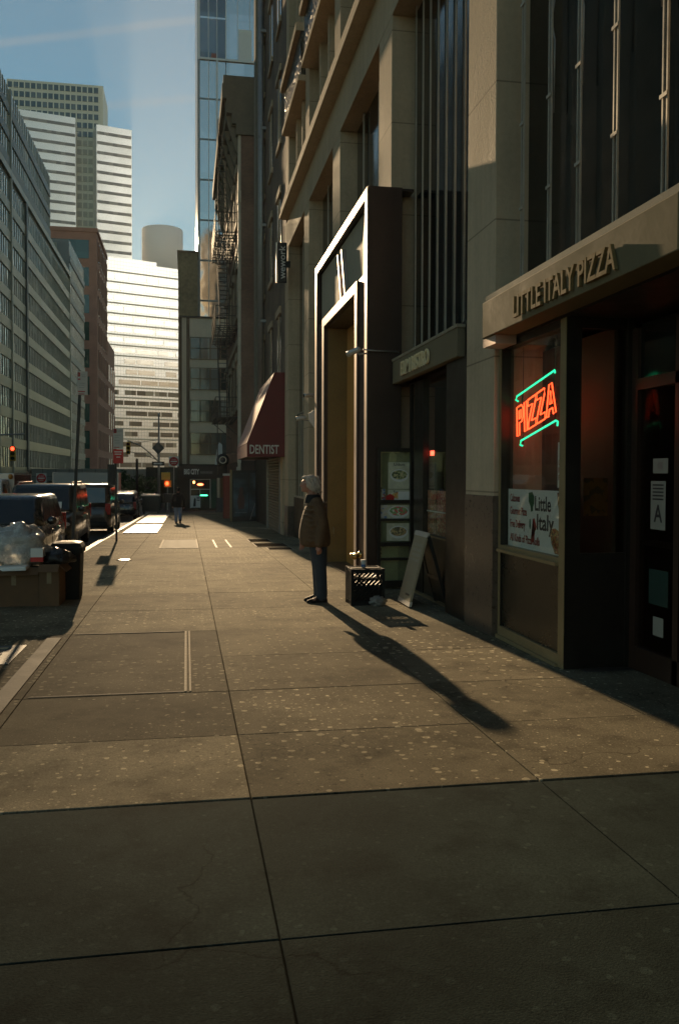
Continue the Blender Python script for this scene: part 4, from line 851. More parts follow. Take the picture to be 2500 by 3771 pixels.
for yy in (46.0, 46.45): m.box(1.6, 1.64, yy - .02, yy + .02, 1.6, 5.4)
for i in range(11): m.box(1.6, 1.64, 46.0, 46.45, 1.8 + i * .3, 1.83 + i * .3)
m.build('drop_ladder', IRONF, FEI)
m = MB()
for xx in (1.7, 2.1): m.box(xx - .02, xx + .02, 47.2, 47.25, 14.1, 20.6)
for i in range(20): m.box(1.7, 2.1, 47.2, 47.25, 14.4 + i * .31, 14.43 + i * .31)
m.build('roof_ladder', IRONF, FEI)
# poster hoarding
H = thing('poster_hoarding', 'dark vestibule box papered with deep blue film posters under loft building', 'hoarding', (2.75, 44.5, g(44)))
z0 = g(43)
bx('box', M('hoarding black', (.012, .016, .015), .45, var=.3), (2.18, 3.34, 42.4, 42.97, z0 - .1, 1.82), H)
m = MB(); m.box(2.1, 2.178, 42.38, 42.97, z0 - .1, 1.85); m.build('edge_trim', BRASS, H)
def bluepost():
    m, nt, p = base_mat('deep blue poster'); L = nt.links.new
    ps = nd(nt, 'ShaderNodeNewGeometry'); n = nd(nt, 'ShaderNodeTexNoise'); n.inputs['Scale'].default_value = 1.6; n.inputs['Detail'].default_value = 3; L(ps.outputs['Position'], n.inputs['Vector'])
    r = nd(nt, 'ShaderNodeValToRGB'); e = r.color_ramp.elements; e[0].position = .4; e[0].color = (.012, .026, .03, 1); e[1].position = .7; e[1].color = (.10, .17, .22, 1); L(n.outputs[0], r.inputs[0]); L(r.outputs[0], p.inputs['Base Color']); p.inputs['Roughness'].default_value = .35
    return m
for x0, x1 in ((2.25, 2.98), (3.02, 3.32)):
    q = bx('poster', bluepost(), (x0, x1, 42.39, 42.398, z0 + .25, 1.7), H)
    m = MB(); 
    if x1 - x0 > .5:
        text_mb(m, 'THE NEW ALBUM', (x0 + .06, 42.388, z0 + .42), XP, ZU, .56, .045, .001)
        m.build('lettering', M('poster grey', (.5, .56, .56), .5), q)
        m = MB(); m.rings([[(2.62 + dx * (.08 + w), 42.386, z0 + zz) for dx in (-1, 1)] + [(2.62 + dx * (.08 + w), 42.387, z0 + zz) for dx in (1, -1)] for zz, w in ((.62, .05), (1.0, .1), (1.25, .06), (1.35, .0), (1.55, .02), (1.68, -.03))], smooth=False); m.build('figure', M('poster figure', (.10, .05, .04), .5, var=.4, scale=9), q)
m = MB(); m.bar((3.05, 42.3, z0 + .1), (3.3, 42.3, z0 + .9), .03, .03); tag(m.build('leaning_pole', GALV, off=(3.1, 42.3, z0)), 'thin pole leaning in the dark corner beside the blue posters', 'pole')
t = thing('red_newsbox', 'red street cabinet behind the poster hoarding', 'cabinet', (2.1, 47, g(47)))
bx('body', M('dull red paint', (.28, .05, .03), .5, var=.2), (1.95, 2.35, 46.8, 47.4, g(47), g(47) + 2.3), t, .03); bx('cap', WHITE, (1.93, 2.37, 46.78, 47.42, g(47) + 2.3, g(47) + 2.42), t)
t = thing('wall_clock', 'dark round hanging sign with pale ring on the loft building', 'sign', (1.75, 44.5, 2.2))
m = MB(); m.lathe((1.82, 44.4, 2.35), [(.0, -.06), (.32, -.06), (.32, .06), (.0, .06)], 24, 'y'); m.build('disc', BLACKM, t)
m = MB(); m.lathe((1.82, 44.33, 2.35), [(.14, 0), (.19, 0), (.19, -.008), (.14, -.008), (.14, 0)], 24, 'y', cap=False); m.build('ring', WST, t)
bx('bracket', IRON, (1.8, 2.6, 44.38, 44.42, 2.68, 2.72), t)

# ================================================================== CORNER STORE BUILDING, TOWER, BEHIND
C = thing('corner_building', 'tan mid-rise corner building with convenience store at street level', 'building', (2, 74, g(74)))
TAN = M('tan cladding', (.76, .66, .50), .6, var=.12, scale=.6, streak=.4); DPI = M('dark brown pilaster', (.15, .105, .065), .6)
bx('wall', TAN, (-.5, 14, 74, 90, 2.45, 14.7), C)
bx('roof', IRON, (-.6, 14, 73.9, 90, 14.7, 14.85), C)
each('pilaster', DPI, [(-.52, -.35, 73.86, 73.999, 2.45, 14.69), (.02, .28, 73.9, 73.999, 2.45, 14.69), (-.6, -.501, 74.2, 90, 2.45, 14.69)], C)
CURT = pane_mat('curtained pane', (.05, .06, .055), (.42, .43, .39), (.9, 5, 2.6), .6, .1)
for k, z in enumerate((3.3, 6.05, 8.75, 11.3)):
    for x in (.38, 1.2, 2.05, 2.9):
        w = bx('window', CURT, (x, x + .74, 73.95, 73.999, z, z + 1.75), C)
        m = MB(); m.box(x - .05, x, 73.9, 73.999, z - .05, z + 1.8); m.box(x + .74, x + .79, 73.9, 73.999, z - .05, z + 1.8); m.box(x, x + .74, 73.9, 73.949, z + .85, z + .91); m.box(x, x + .74, 73.9, 73.949, z + 1.75, z + 1.8); m.box(x, x + .74, 73.9, 73.949, z - .05, z); m.build('frame', DPI, w)
bx('store_front', M('dark store front', (.035, .03, .024), .6, var=.3), (-.75, 14, 74.3, 90, -2, 2.45), C)
m = MB(); m.box(.3, .36, 74.1, 74.3, g(74), 1.2); m.box(1.95, 2.02, 74.1, 74.3, g(74), 1.2); m.box(.36, 1.95, 74.1, 74.3, .3, .37); m.box(1.1, 1.16, 74.1, 74.3, g(74), .3); m.box(.36, 1.95, 74.1, 74.3, 1.14, 1.2)
w = bx('shop_window', SHOPGLASS, (.36, 1.95, 74.2, 74.21, g(74), 1.14), C); m.build('frame', WHITE, w)
bx('jamb', M('dark green jamb', (.02, .09, .055), .5), (2.1, 2.5, 73.95, 74.3, g(74), 1.2), C)
bx('jamb', TAN, (2.55, 2.75, 73.6, 74.3, g(74), 1.3), C)
bx('brown_hoarding', M('brown ply', (.16, .085, .03), .7), (2.76, 3.4, 73.0, 74.3, g(74), 1.3), C)
S = thing('store_sign', 'dark fascia sign with white lettering over the corner store', 'sign', (1, 73.9, 1.9))
bx('board', M('sign board black', (.022, .02, .018), .5), (-.75, 2.75, 73.82, 73.93, 1.32, 2.36), S)
m = MB(); text_mb(m, 'BIG CITY', (-.2, 73.81, 1.62), XP, ZU, 1.27, .42, .01, .05); m.build('lettering', PAPER, S)
m = MB()
for k in range(9): m.box(1.16 + k * .115, 1.25 + k * .115, 73.808, 73.819, 1.66, 1.86)
m.build('small_print', M('dim grey print', (.22, .22, .21), .5), S)
t = thing('neon_sign', 'small red glowing sign in the corner store window', 'neon sign', (1, 74.12, .9)); m = MB(); m.ball((1.15, 74.12, .74), (.26, .03, .1)); m.build('glow_panel', emit('red glow', (1, .09, .03), 6), t); bx('frame', BLACKM, (.86, 1.44, 74.14, 74.18, .6, .9), t)
t = thing('neon_sign', 'small green glowing bar in the corner store window', 'neon sign', (1.5, 74.15, -.2)); m = MB(); m.tube([(1.15, 74.14, -.18), (1.75, 74.14, -.18)], .05, 6); m.build('tube', emit('green glow', (.05, .9, .4), 3), t); bx('frame', BLACKM, (1.1, 1.8, 74.17, 74.19, -.26, -.1), t)
t = thing('neon_sign', 'small orange lamp in the corner store window', 'lamp', (.6, 74.15, .9)); m = MB(); m.ball((.62, 74.14, .93), (.1, .03, .13)); m.build('bulb', emit('orange glow', (1, .3, .08), 3), t); bx('frame', BLACKM, (.5, .74, 74.17, 74.19, .78, 1.06), t)
t = thing('store_poster', 'white poster with dark figure and print in front of corner store', 'poster', (.75, 73.7, g(73.7)))
bx('card', PAPER, (.36, 1.16, 73.7, 73.74, g(73.7) + .06, -.18), t); bx('feet', IRON, (.4, 1.12, 73.68, 73.8, g(73.7), g(73.7) + .06), t)
m = MB(); m.prism([(.55, 73.695, -1.1), (.62, 73.695, -.5), (.72, 73.695, -.35), (.78, 73.695, -.5), (.76, 73.695, -1.1)], (0, .004, 0))
for k in range(3): m.box(.85, 1.1, 73.694, 73.699, -.36 - k * .13, -.3 - k * .13)
m.build('print', INK, t)
t = thing('white_banner', 'pale banner hanging at the corner building beside loft', 'banner', (2.9, 73, 3)); m = MB(); m.prism([(2.35, 73.3, 2.4), (3.0, 73.3, 2.4), (2.95, 73.3, 4.1), (2.7, 73.3, 4.3), (2.5, 73.3, 3.7)], (0, .04, 0)); m.build('cloth', PAPER, t); bx('rod', IRON, (2.3, 3.1, 73.34, 73.37, 4.1, 4.14), t)
t = thing('sandwich_board', 'dark chalk A-frame board near the corner store', 'sandwich board', (2.3, 62, g(62)))
m = MB(); m.prism([(2.0, 60.0, g(60)), (2.6, 60.0, g(60)), (2.52, 60.22, g(60) + 1.0), (2.08, 60.22, g(60) + 1.0)], (0, .03, 0)); m.build('panel', M('chalk board', (.09, .09, .085), .7, var=.4, scale=14), t)
m = MB(); m.bar((2.0, 60.5, g(60)), (2.08, 60.26, g(60) + 1), .05, .04); m.bar((2.6, 60.5, g(60)), (2.52, 60.26, g(60) + 1), .05, .04); m.bar((1.98, 59.98, g(60)), (2.06, 60.2, g(60) + 1.02), .05, .05); m.bar((2.62, 59.98, g(60)), (2.54, 60.2, g(60) + 1.02), .05, .05); m.build('frame', IRON, t)
K = thing('plain_building', 'plain dark brown windowless slab behind the corner building', 'building', (0, 92, 0))
bx('wall', M('mottled brown render', (.26, .21, .12), .8, var=.55, scale=.22), (-.8, 1.2, 92, 104, -2, 24.6), K); bx('coping', DPI, (-.9, 1.3, 91.9, 104.1, 24.6, 24.8), K)
# glass tower
GT = thing('glass_tower', 'tall pale blue glass tower rising above the loft building', 'tower', (5, 95, 0))
TG = pane_mat('tower glass', (.62, .66, .64), (.78, .8, .78), (1.55, 30, 4.25), .5, .06, .9, .85)
TGD = pane_mat('tower dark glass', (.13, .18, .21), (.22, .28, .31), (1.55, 30, 4.25), .5, .05, .9, .6)
TFR = M('tower white frame', (.66, .63, .58), .4, metal=.3, var=.06); TGR = M('tower grey frame', (.22, .23, .22), .4, metal=.5)
bx('side_wall', M('tower side', (.33, .35, .34), .3, metal=.6), (1.24, 14, 95.2, 118, -2, 64), GT)
bx('roof', TGR, (1.3, 14, 95.3, 118, 64, 64.5), GT)
zz = 46.2 - 4.3 * 10; k = 0
while zz < 63:
    for (xa, xb, mt) in ((1.5, 4.2, TG if zz < 46 else TGD), (4.3, 14, TG)):
        w = bx('window_band', mt, (xa, xb, 95.0, 95.19, zz, zz + 4.1), GT)
    bx('spandrel', TGR if zz < 46 else TG, (1.5, 14, 94.98, 95.19, zz + 4.1, zz + 4.3), GT)
    zz += 4.3
m = MB(); m.box(1.24, 1.5, 94.9, 95.19, -2, 45.9); m.build('mullion', TGR, GT)
m = MB(); m.box(1.30, 1.5, 94.88, 95.19, 45.9, 64); m.box(4.2, 4.3, 94.85, 95.19, 46.1, 64); m.box(1.5, 9.5, 94.8, 94.97, 45.9, 46.1); m.box(3.2, 3.4, 94.8, 94.97, 30, 45.9); m.build('white_frame', TFR, GT)
m = MB()
for x in (2.4, 3.3): m.box(x - .04, x + .04, 94.93, 94.979, 46.1, 64)
for x in (5.5, 6.8, 8.1, 9.4): m.box(x - .03, x + .03, 94.93, 94.979, 46.1, 64)
m.box(2.38, 2.46, 94.93, 94.979, 12, 45.9); m.build('mullion', TFR, GT)
bx('blind', WHITE, (5.6, 7.0, 94.9, 94.97, 46.15, 49.4), GT); bx('vent', M('red louvre', (.25, .07, .05), .6), (2.7, 3.2, 94.85, 94.92, 46.12, 46.6), GT)

# ================================================================== LEFT SIDE OF THE STREET
LX = -22.0
SPB = M('beige metal spandrel', (.42, .37, .26), .38, metal=.45, var=.16, scale=.5, streak=.3)
SPG = M('grey spandrel', (.27, .27, .24), .45, metal=.3, var=.2, scale=.5)
PAN1 = pane_mat('office pane', (.17, .195, .185), (.72, .7, .6), (9, 1.35, 3.7), .5, .06, .9, .35)
PAN2 = pane_mat('office pane pale', (.2, .225, .215), (.7, .69, .6), (9, 1.2, 3.3), .5, .06, .9, .35)
MUL = M('pale office mullion', (.40, .38, .31), .4, metal=.5)
O = thing('office_block', 'long glass and beige spandrel office block along the far side of the street', 'building', (LX, 110, -2))
bx('core', SPG, (LX - 26, LX, 40, 173, -2.4, 39.4), O)
m = MB(); m.box(LX - .02, LX + .35, 40, 173, 39.0, 39.9); m.build('parapet', SPB, O)
bx('penthouse', SPG, (LX - 26, LX - .01, 40, 149, 39.9, 50.2), O)
nfl = 11; fh = 3.55
def bands(par, y0, y1, z0, n, fh, sp, pn, mul, x=LX, gap=.34, mstep=1.35, mname='mullion', pil=None):
    for k in range(n):
        z = z0 + k * fh
        bx('spandrel', sp, (x, x + .22, y0, y1, z, z + fh * gap), par)
        w = MB(); w.box(x, x + .08, y0, y1, z + fh * gap + .002, z + fh - .002)
        m = MB(); y = y0 + mstep / 2
        while y < y1: m.box(x + .08, x + .17, y - .035, y + .035, z + fh * gap + .004, z + fh - .004); y += mstep
        fold(w, m).build('window_band', [pn, mul], par)
bands(O, 40, 173, 1.2, 10, 3.7, SPB, PAN1, MUL)
bands(O, 40, 149, 40.2, 3, 3.3, SPG, PAN1, MUL, x=LX - .01)
bx('pilaster', M('dark pilaster', (.15, .15, .135), .45, metal=.3), (LX + .0, LX + .4, 126.2, 127.2, -2, 39), O)
for y in (44, 52, 60, 68, 76, 84, 92, 100, 108, 116, 172.3): bx('pilaster', MUL, (LX, LX + .36, y, y + .5, -2, 50 if y < 140 else 39), O)
m = MB()
m.box(LX, LX + .1, 40, 173, -2.2, 1.1); m.build('ground_floor_glass', PAN1, O)
bx('ground_floor_fascia', SPB, (LX, LX + .5, 40, 173, .6, 1.18), O)
O2 = thing('glass_block', 'glass office block with greenish panes next to the beige office block', 'building', (LX, 185, -2))
bx('core', SPG, (LX - 26, LX, 173.2, 197, -2.4, 46.3), O2)
bands(O2, 173.2, 197, .8, 12, 3.75, SPG, PAN2, MUL, mstep=2.0)
each('end_pier', SPB, [(x, x + .8, 172.95, 173.19, 39.5, 45.6) for x in (LX - 3, LX - 6.4, LX - 9.8)], O2)
for k in range(2): bx('window_band', PAN2, (LX - 24, LX - 3, 173.0, 173.19, 40.2 + k * 3.1, 42.6 + k * 3.1), O2)
O3 = thing('brick_tower', 'dark red brick tower block with tall green-tinted windows', 'building', (LX, 240, -2))
BR = M('red brick far', (.44, .22, .155), .8, var=.18, scale=.4); GRW = pane_mat('green pane', (.04, .085, .065), (.08, .15, .12), (3, 3, 3), .4, .1)
bx('wall', BR, (LX - 30, LX, 226, 254, -2.4, 62), O3); bx('roof', BR, (LX - 30.2, LX + .25, 225.8, 254.2, 62, 63.0), O3)
bx('low_wall', BR, (LX - 30, LX - .02, 254.3, 279, -2.4, 39.5), O3)
for k in range(9):
    z = 1 + k * 6.8
    bx('end_window', GRW, (LX - 12, LX - 1.9, 225.9, 225.99, z, z + 4.6), O3)
    if z + 4.6 < 61:
        w = MB(); w.box(LX, LX + .1, 229, 252, z, z + 4.9)
        m = MB()
        for y in (229, 233, 237, 241, 245, 249, 252): m.box(LX + .1, LX + .3, y - .2, y + .2, z, z + 4.9)
        fold(w, m).build('window_band', [PAN2, BR], O3)
    if z < 34:
        w = MB(); w.box(LX - .02, LX + .08, 256, 277, z, z + 4.9); m = MB()
        for y in (256, 263, 270, 277): m.box(LX + .08, LX + .25, y - .3, y + .3, z, z + 4.9)
        fold(w, m).build('window_band', [PAN2, BR], O3)

# ================================================================== FAR TOWERS
TW = thing('white_tower', 'huge pale gridded slab tower with two striped white wings', 'tower', (-99, 690, 0))
WH = M('white tower cladding', (.95, .93, .90), .45, metal=.7, var=.03, scale=.05); WST2 = pane_mat('tower strip pane', (.30, .28, .26), (.46, .42, .38), (3.2, 50, 6), .5, .3, .5, .0)
BG = M('beige tower grid', (.74, .71, .58), .5, metal=.2, var=.05, scale=.05); GW = pane_mat('tower grid pane', (.10, .13, .13), (.2, .22, .2), (4.5, 50, 6.5), .4, .1, .8, .3)
st = 690 / 600.
bx('core', BG, (-116 * st, -54.6 * st, 699, 740, -3, 261.5 * st), TW)
LOUV = M('tower louvre band', (.5, .48, .4), .5)
for k in range(19):
    z = (150 + k * 5.9) * st
    if z > 257 * st: break
    bx('window_band', GW if z > 224 * st else LOUV, (-115.5 * st, -57.2 * st, 698.6, 698.99, z, z + 4.1), TW)
x = -115.7
while x < -56: bx('grid_fin', BG, (x * st - .42, x * st + .42, 698.2, 698.58, 168, 300), TW); x += 3.65
def turned(name, mat, b, par, c, a):
    m = MB(); m.box(*b); ca, sa = math.cos(a), math.sin(a)
    m.v = [(c[0] + (x - c[0]) * ca - (y - c[1]) * sa, c[1] + (x - c[0]) * sa + (y - c[1]) * ca, z) for x, y, z in m.v]
    return m.build(name, mat, par)
for (xa, xb, zt, an) in ((-110 * st, -71.6 * st, 236 * st, 13), (-58.4 * st, -35.5 * st, 230.5 * st, 15)):
    c = (xb, 690); an = math.radians(an)
    wg = turned('wing', WH, (xa, xb, 690, 722, -3, zt), TW, c, an)
    z = zt - 7.1; k = 0
    while k < 20:
        turned('window_strip', WST2, (xa + .4, xb - .4, 689.7, 689.99, z, z + 2.2), wg, c, an); z -= 7.36; k += 1
GB = thing('white_glass_block', 'broad bright white glass block closing the end of the street', 'building', (-30, 640, 0), rz=math.radians(22))
WP = panel_mat('white panel wall', (.95, .94, .92), (.5, .52, .52), (2.8, 2.4), .1, .42, .75, .02, .8)
sc = 640 / 600.; GY = 640
zq = lambda z: 1.65 + (z - 1.65) * sc
bx('wall', WP, (-58 * sc, 95 * sc, GY, GY + 60, -3, zq(142)), GB)  # right end lengthened out of view to brighten reflections in the office block
bx('upper_wall', WP, (-58 * sc, -19 * sc, GY, GY + 60, zq(142), zq(144.5)), GB)
GWD = pane_mat('dark strip pane', (.10, .10, .085), (.40, .38, .30), (9.6, 50, 9), .35, .12, .8)
GWM = pane_mat('mid strip pane', (.60, .59, .55), (.75, .74, .7), (6.4, 50, 6), .5, .2, .8, .6)
for k in range(20):
    z = zq(-1 + k * 6.9); m = GWD if k < 9 else GWM; rr = random.Random(k); x = -57 * sc
    while x < -1 * sc:
        wd = rr.choice((9, 12, 15, 8)) * sc; x2 = min(x + wd, 1.4 * sc)
        bx('window_strip', m, (x, x2 - .4, GY - .3, GY - .01, z, z + 3.2), GB); x = x2 + (rr.choice((.4, .4, 4, 8)) if k < 12 else .4)
    if k > 2: bx('ledge', M('pale ledge', (.62, .60, .5), .5), (-58 * sc, 2 * sc, GY - .5, GY - .02, z + 5, z + 5.8), GB)
m = MB(); m.lathe((3, 690, 150), [(15.8, 0), (15.8, 42), (15.4, 42.6)], 48); m.build('roof_drum', M('drum cladding', (.9, .88, .85), .6, metal=.0, var=.03), GB)
bx('roof_box', M('roof plant', (.3, .27, .24), .7), (-34 * sc, -22 * sc, GY + 8, GY + 30, zq(144.5), zq(146)), GB)

RT2 = thing('bounce_tower', 'unseen added slab tower bouncing sunlight onto the far towers', 'tower', (135, 453, 0), rz=math.radians(22))  # added out of view to throw sunlight onto the far towers
bx('upper_wall', M('bounce tower cladding', (.46, .60, .86), .42, metal=.55, var=.04, scale=.05), (55, 220, 428, 453, 118, 385), RT2)  # bluish so the bounced sunlight comes back less yellow
bx('lower_wall', M('matte bounce tower base', (.30, .27, .22), .9, scale=.1), (54, 221, 427, 453.5, -3, 118), RT2)  # matte base keeps the bounce off the lower part of the glass block
for k in range(34): bx('window_band', PAN2, (55.5, 219.5, 453.01, 453.2, 122 + k * 7.6, 123.4 + k * 7.6), RT2)

# ================================================================== VEHICLES
TYRE = M('tyre rubber', (.016, .016, .016), .8); RIM = M('alloy rim', (.3, .3, .3), .35, metal=.8)
CARG = M('car glass', (.012, .015, .015), .05, spec=.9, var=.2); LAMPG = M('lamp glass', (.5, .5, .5), .15, spec=.9); TAILR = M('tail lamp red', (.32, .012, .01), .2, spec=.8); PLATE = M('number plate', (.5, .45, .3), .5)
def car(name, label, cat, loc, L, W, H, belt, hood, paint, rz=0., c1=None, r0=.62, r1=.35, group=None, rails=False, boxy=0.):
    t = thing(name, label, cat, loc, group, rz); W2 = W / 2
    c0 = hood; c1 = c1 or L - .12; q0 = c0 + r0; q1 = c1 - r1
    m = MB(); rs = []
    for y, w, z0, z1 in ((0, .8, .42, belt * .78), (.06, .9, .32, belt * .86), (.3, .97, .25, belt * .92), (max(.4, hood), 1, .24, belt), (L * .55, 1, .24, belt + .02), (L - .35, .99, .25, belt + .02), (L - .06, .93, .32, belt - .02), (L, .84, .42, belt - .12)):
        w *= W2; rs.append([(-w, y, z0 + .1), (-w + .08, y, z0), (w - .08, y, z0), (w, y, z0 + .1), (w, y, z1 - .14), (w - .05, y, z1 - .04), (w - .14, y, z1), (-w + .14, y, z1), (-w + .05, y, z1 - .04), (-w, y, z1 - .14)])
    m.rings(rs)
    def ring(f, e=0.):
        hw = (W2 - .05) * (1 - f) + (W2 * (.80 + .12 * boxy)) * f; y0 = c0 * (1 - f) + q0 * f; y1 = c1 * (1 - f) + q1 * f; z = belt - .02 + (H - belt + .02) * f; r = .13
        hw -= e; y0 += e; y1 -= e
        return [(-hw, y0 + r, z), (-hw + r * .4, y0 + r * .3, z), (-hw + r, y0, z), (hw - r, y0, z), (hw - r * .4, y0 + r * .3, z), (hw, y0 + r, z), (hw, y1 - r, z), (hw - r * .4, y1 - r * .3, z), (hw - r, y1, z), (-hw + r, y1, z), (-hw + r * .4, y1 - r * .3, z), (-hw, y1 - r, z)]
    m.rings([ring(0), ring(.45), ring(.85), ring(.95, .02), ring(1., .1)])
    m.build('body', paint, t, local=True)
    P2 = lambda f, i, ox=0, oy=0: tuple(a + b for a, b in zip(ring(f)[i], (ox, oy, 0)))
    def quad(nm, pts, n): 
        mm = MB(); mm.prism(pts, n); return mm.build(nm, CARG, t, local=True)
    quad('windshield', [P2(.1, 2, .02, -.012), P2(.1, 3, -.02, -.012), P2(.86, 3, -.02, -.012), P2(.86, 2, .02, -.012)], (0, .008, .004))
    quad('rear_window', [P2(.2, 9, .03, .012), P2(.2, 8, -.03, .012), P2(.84, 8, -.03, .012), P2(.84, 9, .03, .012)], (0, -.008, 0))
    def side(s, a, b):
        def pt(f, u):
            A = ring(f)[0 if s < 0 else 5]; Bq = ring(f)[11 if s < 0 else 6]
            return (A[0] + s * .01, A[1] + (Bq[1] - A[1]) * u, A[2])
        quad('side_window', [pt(.12, a), pt(.12, b), pt(.82, b), pt(.82, a)], (-s * .008, 0, 0))
    for s in (-1, 1):
        for a, b in ((.05, .34), (.37, .66), (.69, .95)): side(s, a, b)
        mm = MB(); mm.ball((s * (W2 + .10), c0 + .35, belt + .07), (.11, .06, .085), 10, 6); mm.bar((s * (W2 - .03), c0 + .36, belt + .03), (s * (W2 + .06), c0 + .36, belt + .04), .05, .04); mm.build('mirror', paint, t, local=True)
        mm = MB(); mm.ball((s * W2 * .72, .07, belt * .72), (.2, .07, .085), 12, 6); mm.build('headlight', LAMPG, t, local=True)
        mm = MB(); mm.box(min(s * W2 * .99, s * W2 * .78), max(s * W2 * .99, s * W2 * .78), L - .1, L - .012, belt - .3, belt + .12); mm.build('tail_light', TAILR, t, local=True, bevel=.02)
        for y in (L * .19, L * .8):
            mm = MB(); mm.lathe((s * (W2 - .11), y, .34), [(.0, -.1), (.31, -.1), (.34, -.07), (.34, .07), (.31, .1), (.0, .1)], 22, 'x'); w = mm.build('wheel', TYRE, t, local=True)
            mm = MB(); x = s * (W2 + .0); mm.lathe((x, y, .34), [(0, -.015), (.2, -.015), (.22, 0), (0, .004)], 16, 'x'); mm.build('rim', RIM, w, local=True)
    mm = MB()
    for k in range(4): mm.box(-W2 * .5, W2 * .5, .0, .05, belt * .55 + k * .05, belt * .55 + k * .05 + .025)
    mm.build('grille', BLACKM, t, local=True)
    each('bumper', BLACKP, [(-W2 * .86, W2 * .86, -.03, .12, .36, .5), (-W2 * .86, W2 * .86, L - .12, L + .03, .38, .54)], t, local=True, bevel=.02)
    each('number_plate', PLATE, [(-.16, .16, -.045, -.031, .42, .52), (-.16, .16, L + .031, L + .045, .6, .72)], t, local=True)
    if rails:
        for s in (-1, 1): mm = MB(); x = s * W2 * .76; mm.tube([(x, q0 + .15, H - .03), (x, q0 + .35, H + .05), (x, q1 - .35, H + .05), (x, q1 - .15, H - .03)], .02, 8); mm.build('roof_rail', ALU, t, local=True)
    mm = MB(); z = belt * .82
    for s in (-1, 1):
        for y in (c0 + .25, L * .47, L * .72): mm.box(min(s * W2, s * (W2 + .004)), max(s * W2, s * (W2 + .004)), y, y + .012, .35, belt - .05)
        for y in (L * .44, L * .68): mm.box(min(s * W2, s * (W2 + .03)), max(s * W2, s * (W2 + .03)), y, y + .16, z, z + .025)
    mm.build('door_seam_and_handle', BLACKM, t, local=True)
    return t
DP = M('black car paint', (.010, .011, .011), .25, var=.2, spec=.6, coat=.8); DG = M('dark green-grey paint', (.018, .022, .020), .3, var=.2, coat=.7); GP = M('graphite paint', (.03, .031, .03), .28, var=.2, coat=.8)
SW = M('silver white paint', (.55, .55, .54), .3, var=.05, coat=.6)
RZ = lambda y: g(y) - .15
t = car('parked_car', 'low dark parked car directly behind the bagged rubbish and boxes', 'car', (-3.85, 17.9, RZ(19.5)), 4.5, 1.84, 1.56, .96, 1.0, DP, group='vehicles parked along the kerb')
t = car('parked_car', 'tall black parked four-wheel drive with roof rails, second in the row', 'car', (-3.98, 24.2, RZ(26)), 4.8, 1.92, 1.84, 1.08, .95, DG, rails=True, r0=.5, group='vehicles parked along the kerb', boxy=.6)
m = MB(); m.prism([(.35, .93, 1.18), (.55, .93, 1.18), (.55, 1.0, 1.36), (.35, 1.0, 1.36)], (0, -.006, 0)); m.build('windscreen_sticker', PAPER, t, local=True)
t = car('parked_van', 'dark parked van seen from behind with a wide pale rear window', 'van', (-3.72, 38.3, RZ(35.5)), 5.2, 1.92, 1.93, 1.1, .75, GP, rz=PI, r0=.75, r1=.12, group='vehicles parked along the kerb', boxy=1.)
t = car('parked_car', 'small dark rounded car parked beyond the van', 'car', (-3.62, 54.5, RZ(52)), 4.2, 1.66, 1.5, .92, .95, DP, rz=PI, r1=.6, group='vehicles parked along the kerb')
t = car('parked_car', 'pale car with a glaring roof parked at the end of the row', 'car', (-3.9, 60.5, RZ(58)), 4.3, 1.75, 1.62, .95, .95, SW, rz=PI, r1=.5, group='vehicles parked along the kerb')
def truck(name, label, loc, rz, L, W, H, boxm, cabm, z0=.9):
    t = thing(name, label, 'truck', loc, None, rz)
    m = MB(); m.box(-W / 2, W / 2, 1.9, L, z0, H); m.build('cargo_box', boxm, t, local=True, bevel=.03)
    each('box_edge', ALU, [(-W / 2 - .02, W / 2 + .02, 1.88, 1.95, z0 - .02, H + .02), (-W / 2 - .02, W / 2 + .02, L - .05, L + .02, z0 - .02, H + .02)], t, local=True)
    m = MB(); m.rings([[(-w, y0, z), (w, y0, z), (w, 1.78, z), (-w, 1.78, z)] for y0, w, z in ((.05, W * .44, .5), (0, W * .45, 1.25), (.35, W * .42, 2.05), (.55, W * .40, 2.15))], smooth=False); m.build('cab', cabm, t, local=True, bevel=.05)
    m = MB(); m.prism([(-W * .39, .02, 1.33), (W * .39, .02, 1.33), (W * .37, .31, 1.98), (-W * .37, .31, 1.98)], (0, -.02, 0)); m.build('windshield', CARG, t, local=True)
    for s in (-1, 1):
        m = MB(); m.prism([(s * W * .452, .35, 1.35), (s * W * .452, 1.3, 1.35), (s * W * .43, 1.3, 1.95), (s * W * .43, .5, 1.95)], (s * .01, 0, 0)); m.build('side_window', CARG, t, local=True)
        for y in (.95, L - 1.3):
            m = MB(); m.lathe((s * (W / 2 - .18), y, .42), [(0, -.13), (.4, -.13), (.42, -.08), (.42, .08), (.4, .13), (0, .13)], 20, 'x'); w = m.build('wheel', TYRE, t, local=True)
            m = MB(); m.lathe((s * (W / 2 - .05), y, .42), [(0, 0), (.22, 0), (.2, .02), (0, .02)], 14, 'x'); m.build('rim', RIM, w, local=True)
        m = MB(); m.box(s * W * .36 - .12, s * W * .36 + .12, .0, .06, .75, .95); m.build('headlight', LAMPG, t, local=True)
    m = MB(); m.box(-W * .45, W * .45, .2, L - .1, .45, .8); m.build('chassis', BLACKM, t, local=True)
    return t
truck('box_truck', 'white box truck crossing at the junction behind the parked van', (-11.2, 65.0, RZ(65)), -PI / 2, 6.4, 2.3, 2.95, M('truck box white', (.5, .5, .47), .5, var=.06), WHITE)
t = truck('delivery_truck', 'dark box truck with a pale roof standing in the roadway beyond the parked cars', (-8.6, 38, RZ(39)), 0, 6.2, 2.3, 2.35, BLACKM, WHITE)
m = MB(); m.box(-1.13, 1.13, 1.95, 6.1, 2.352, 2.40); m.build('roof', WHITE, t, local=True)
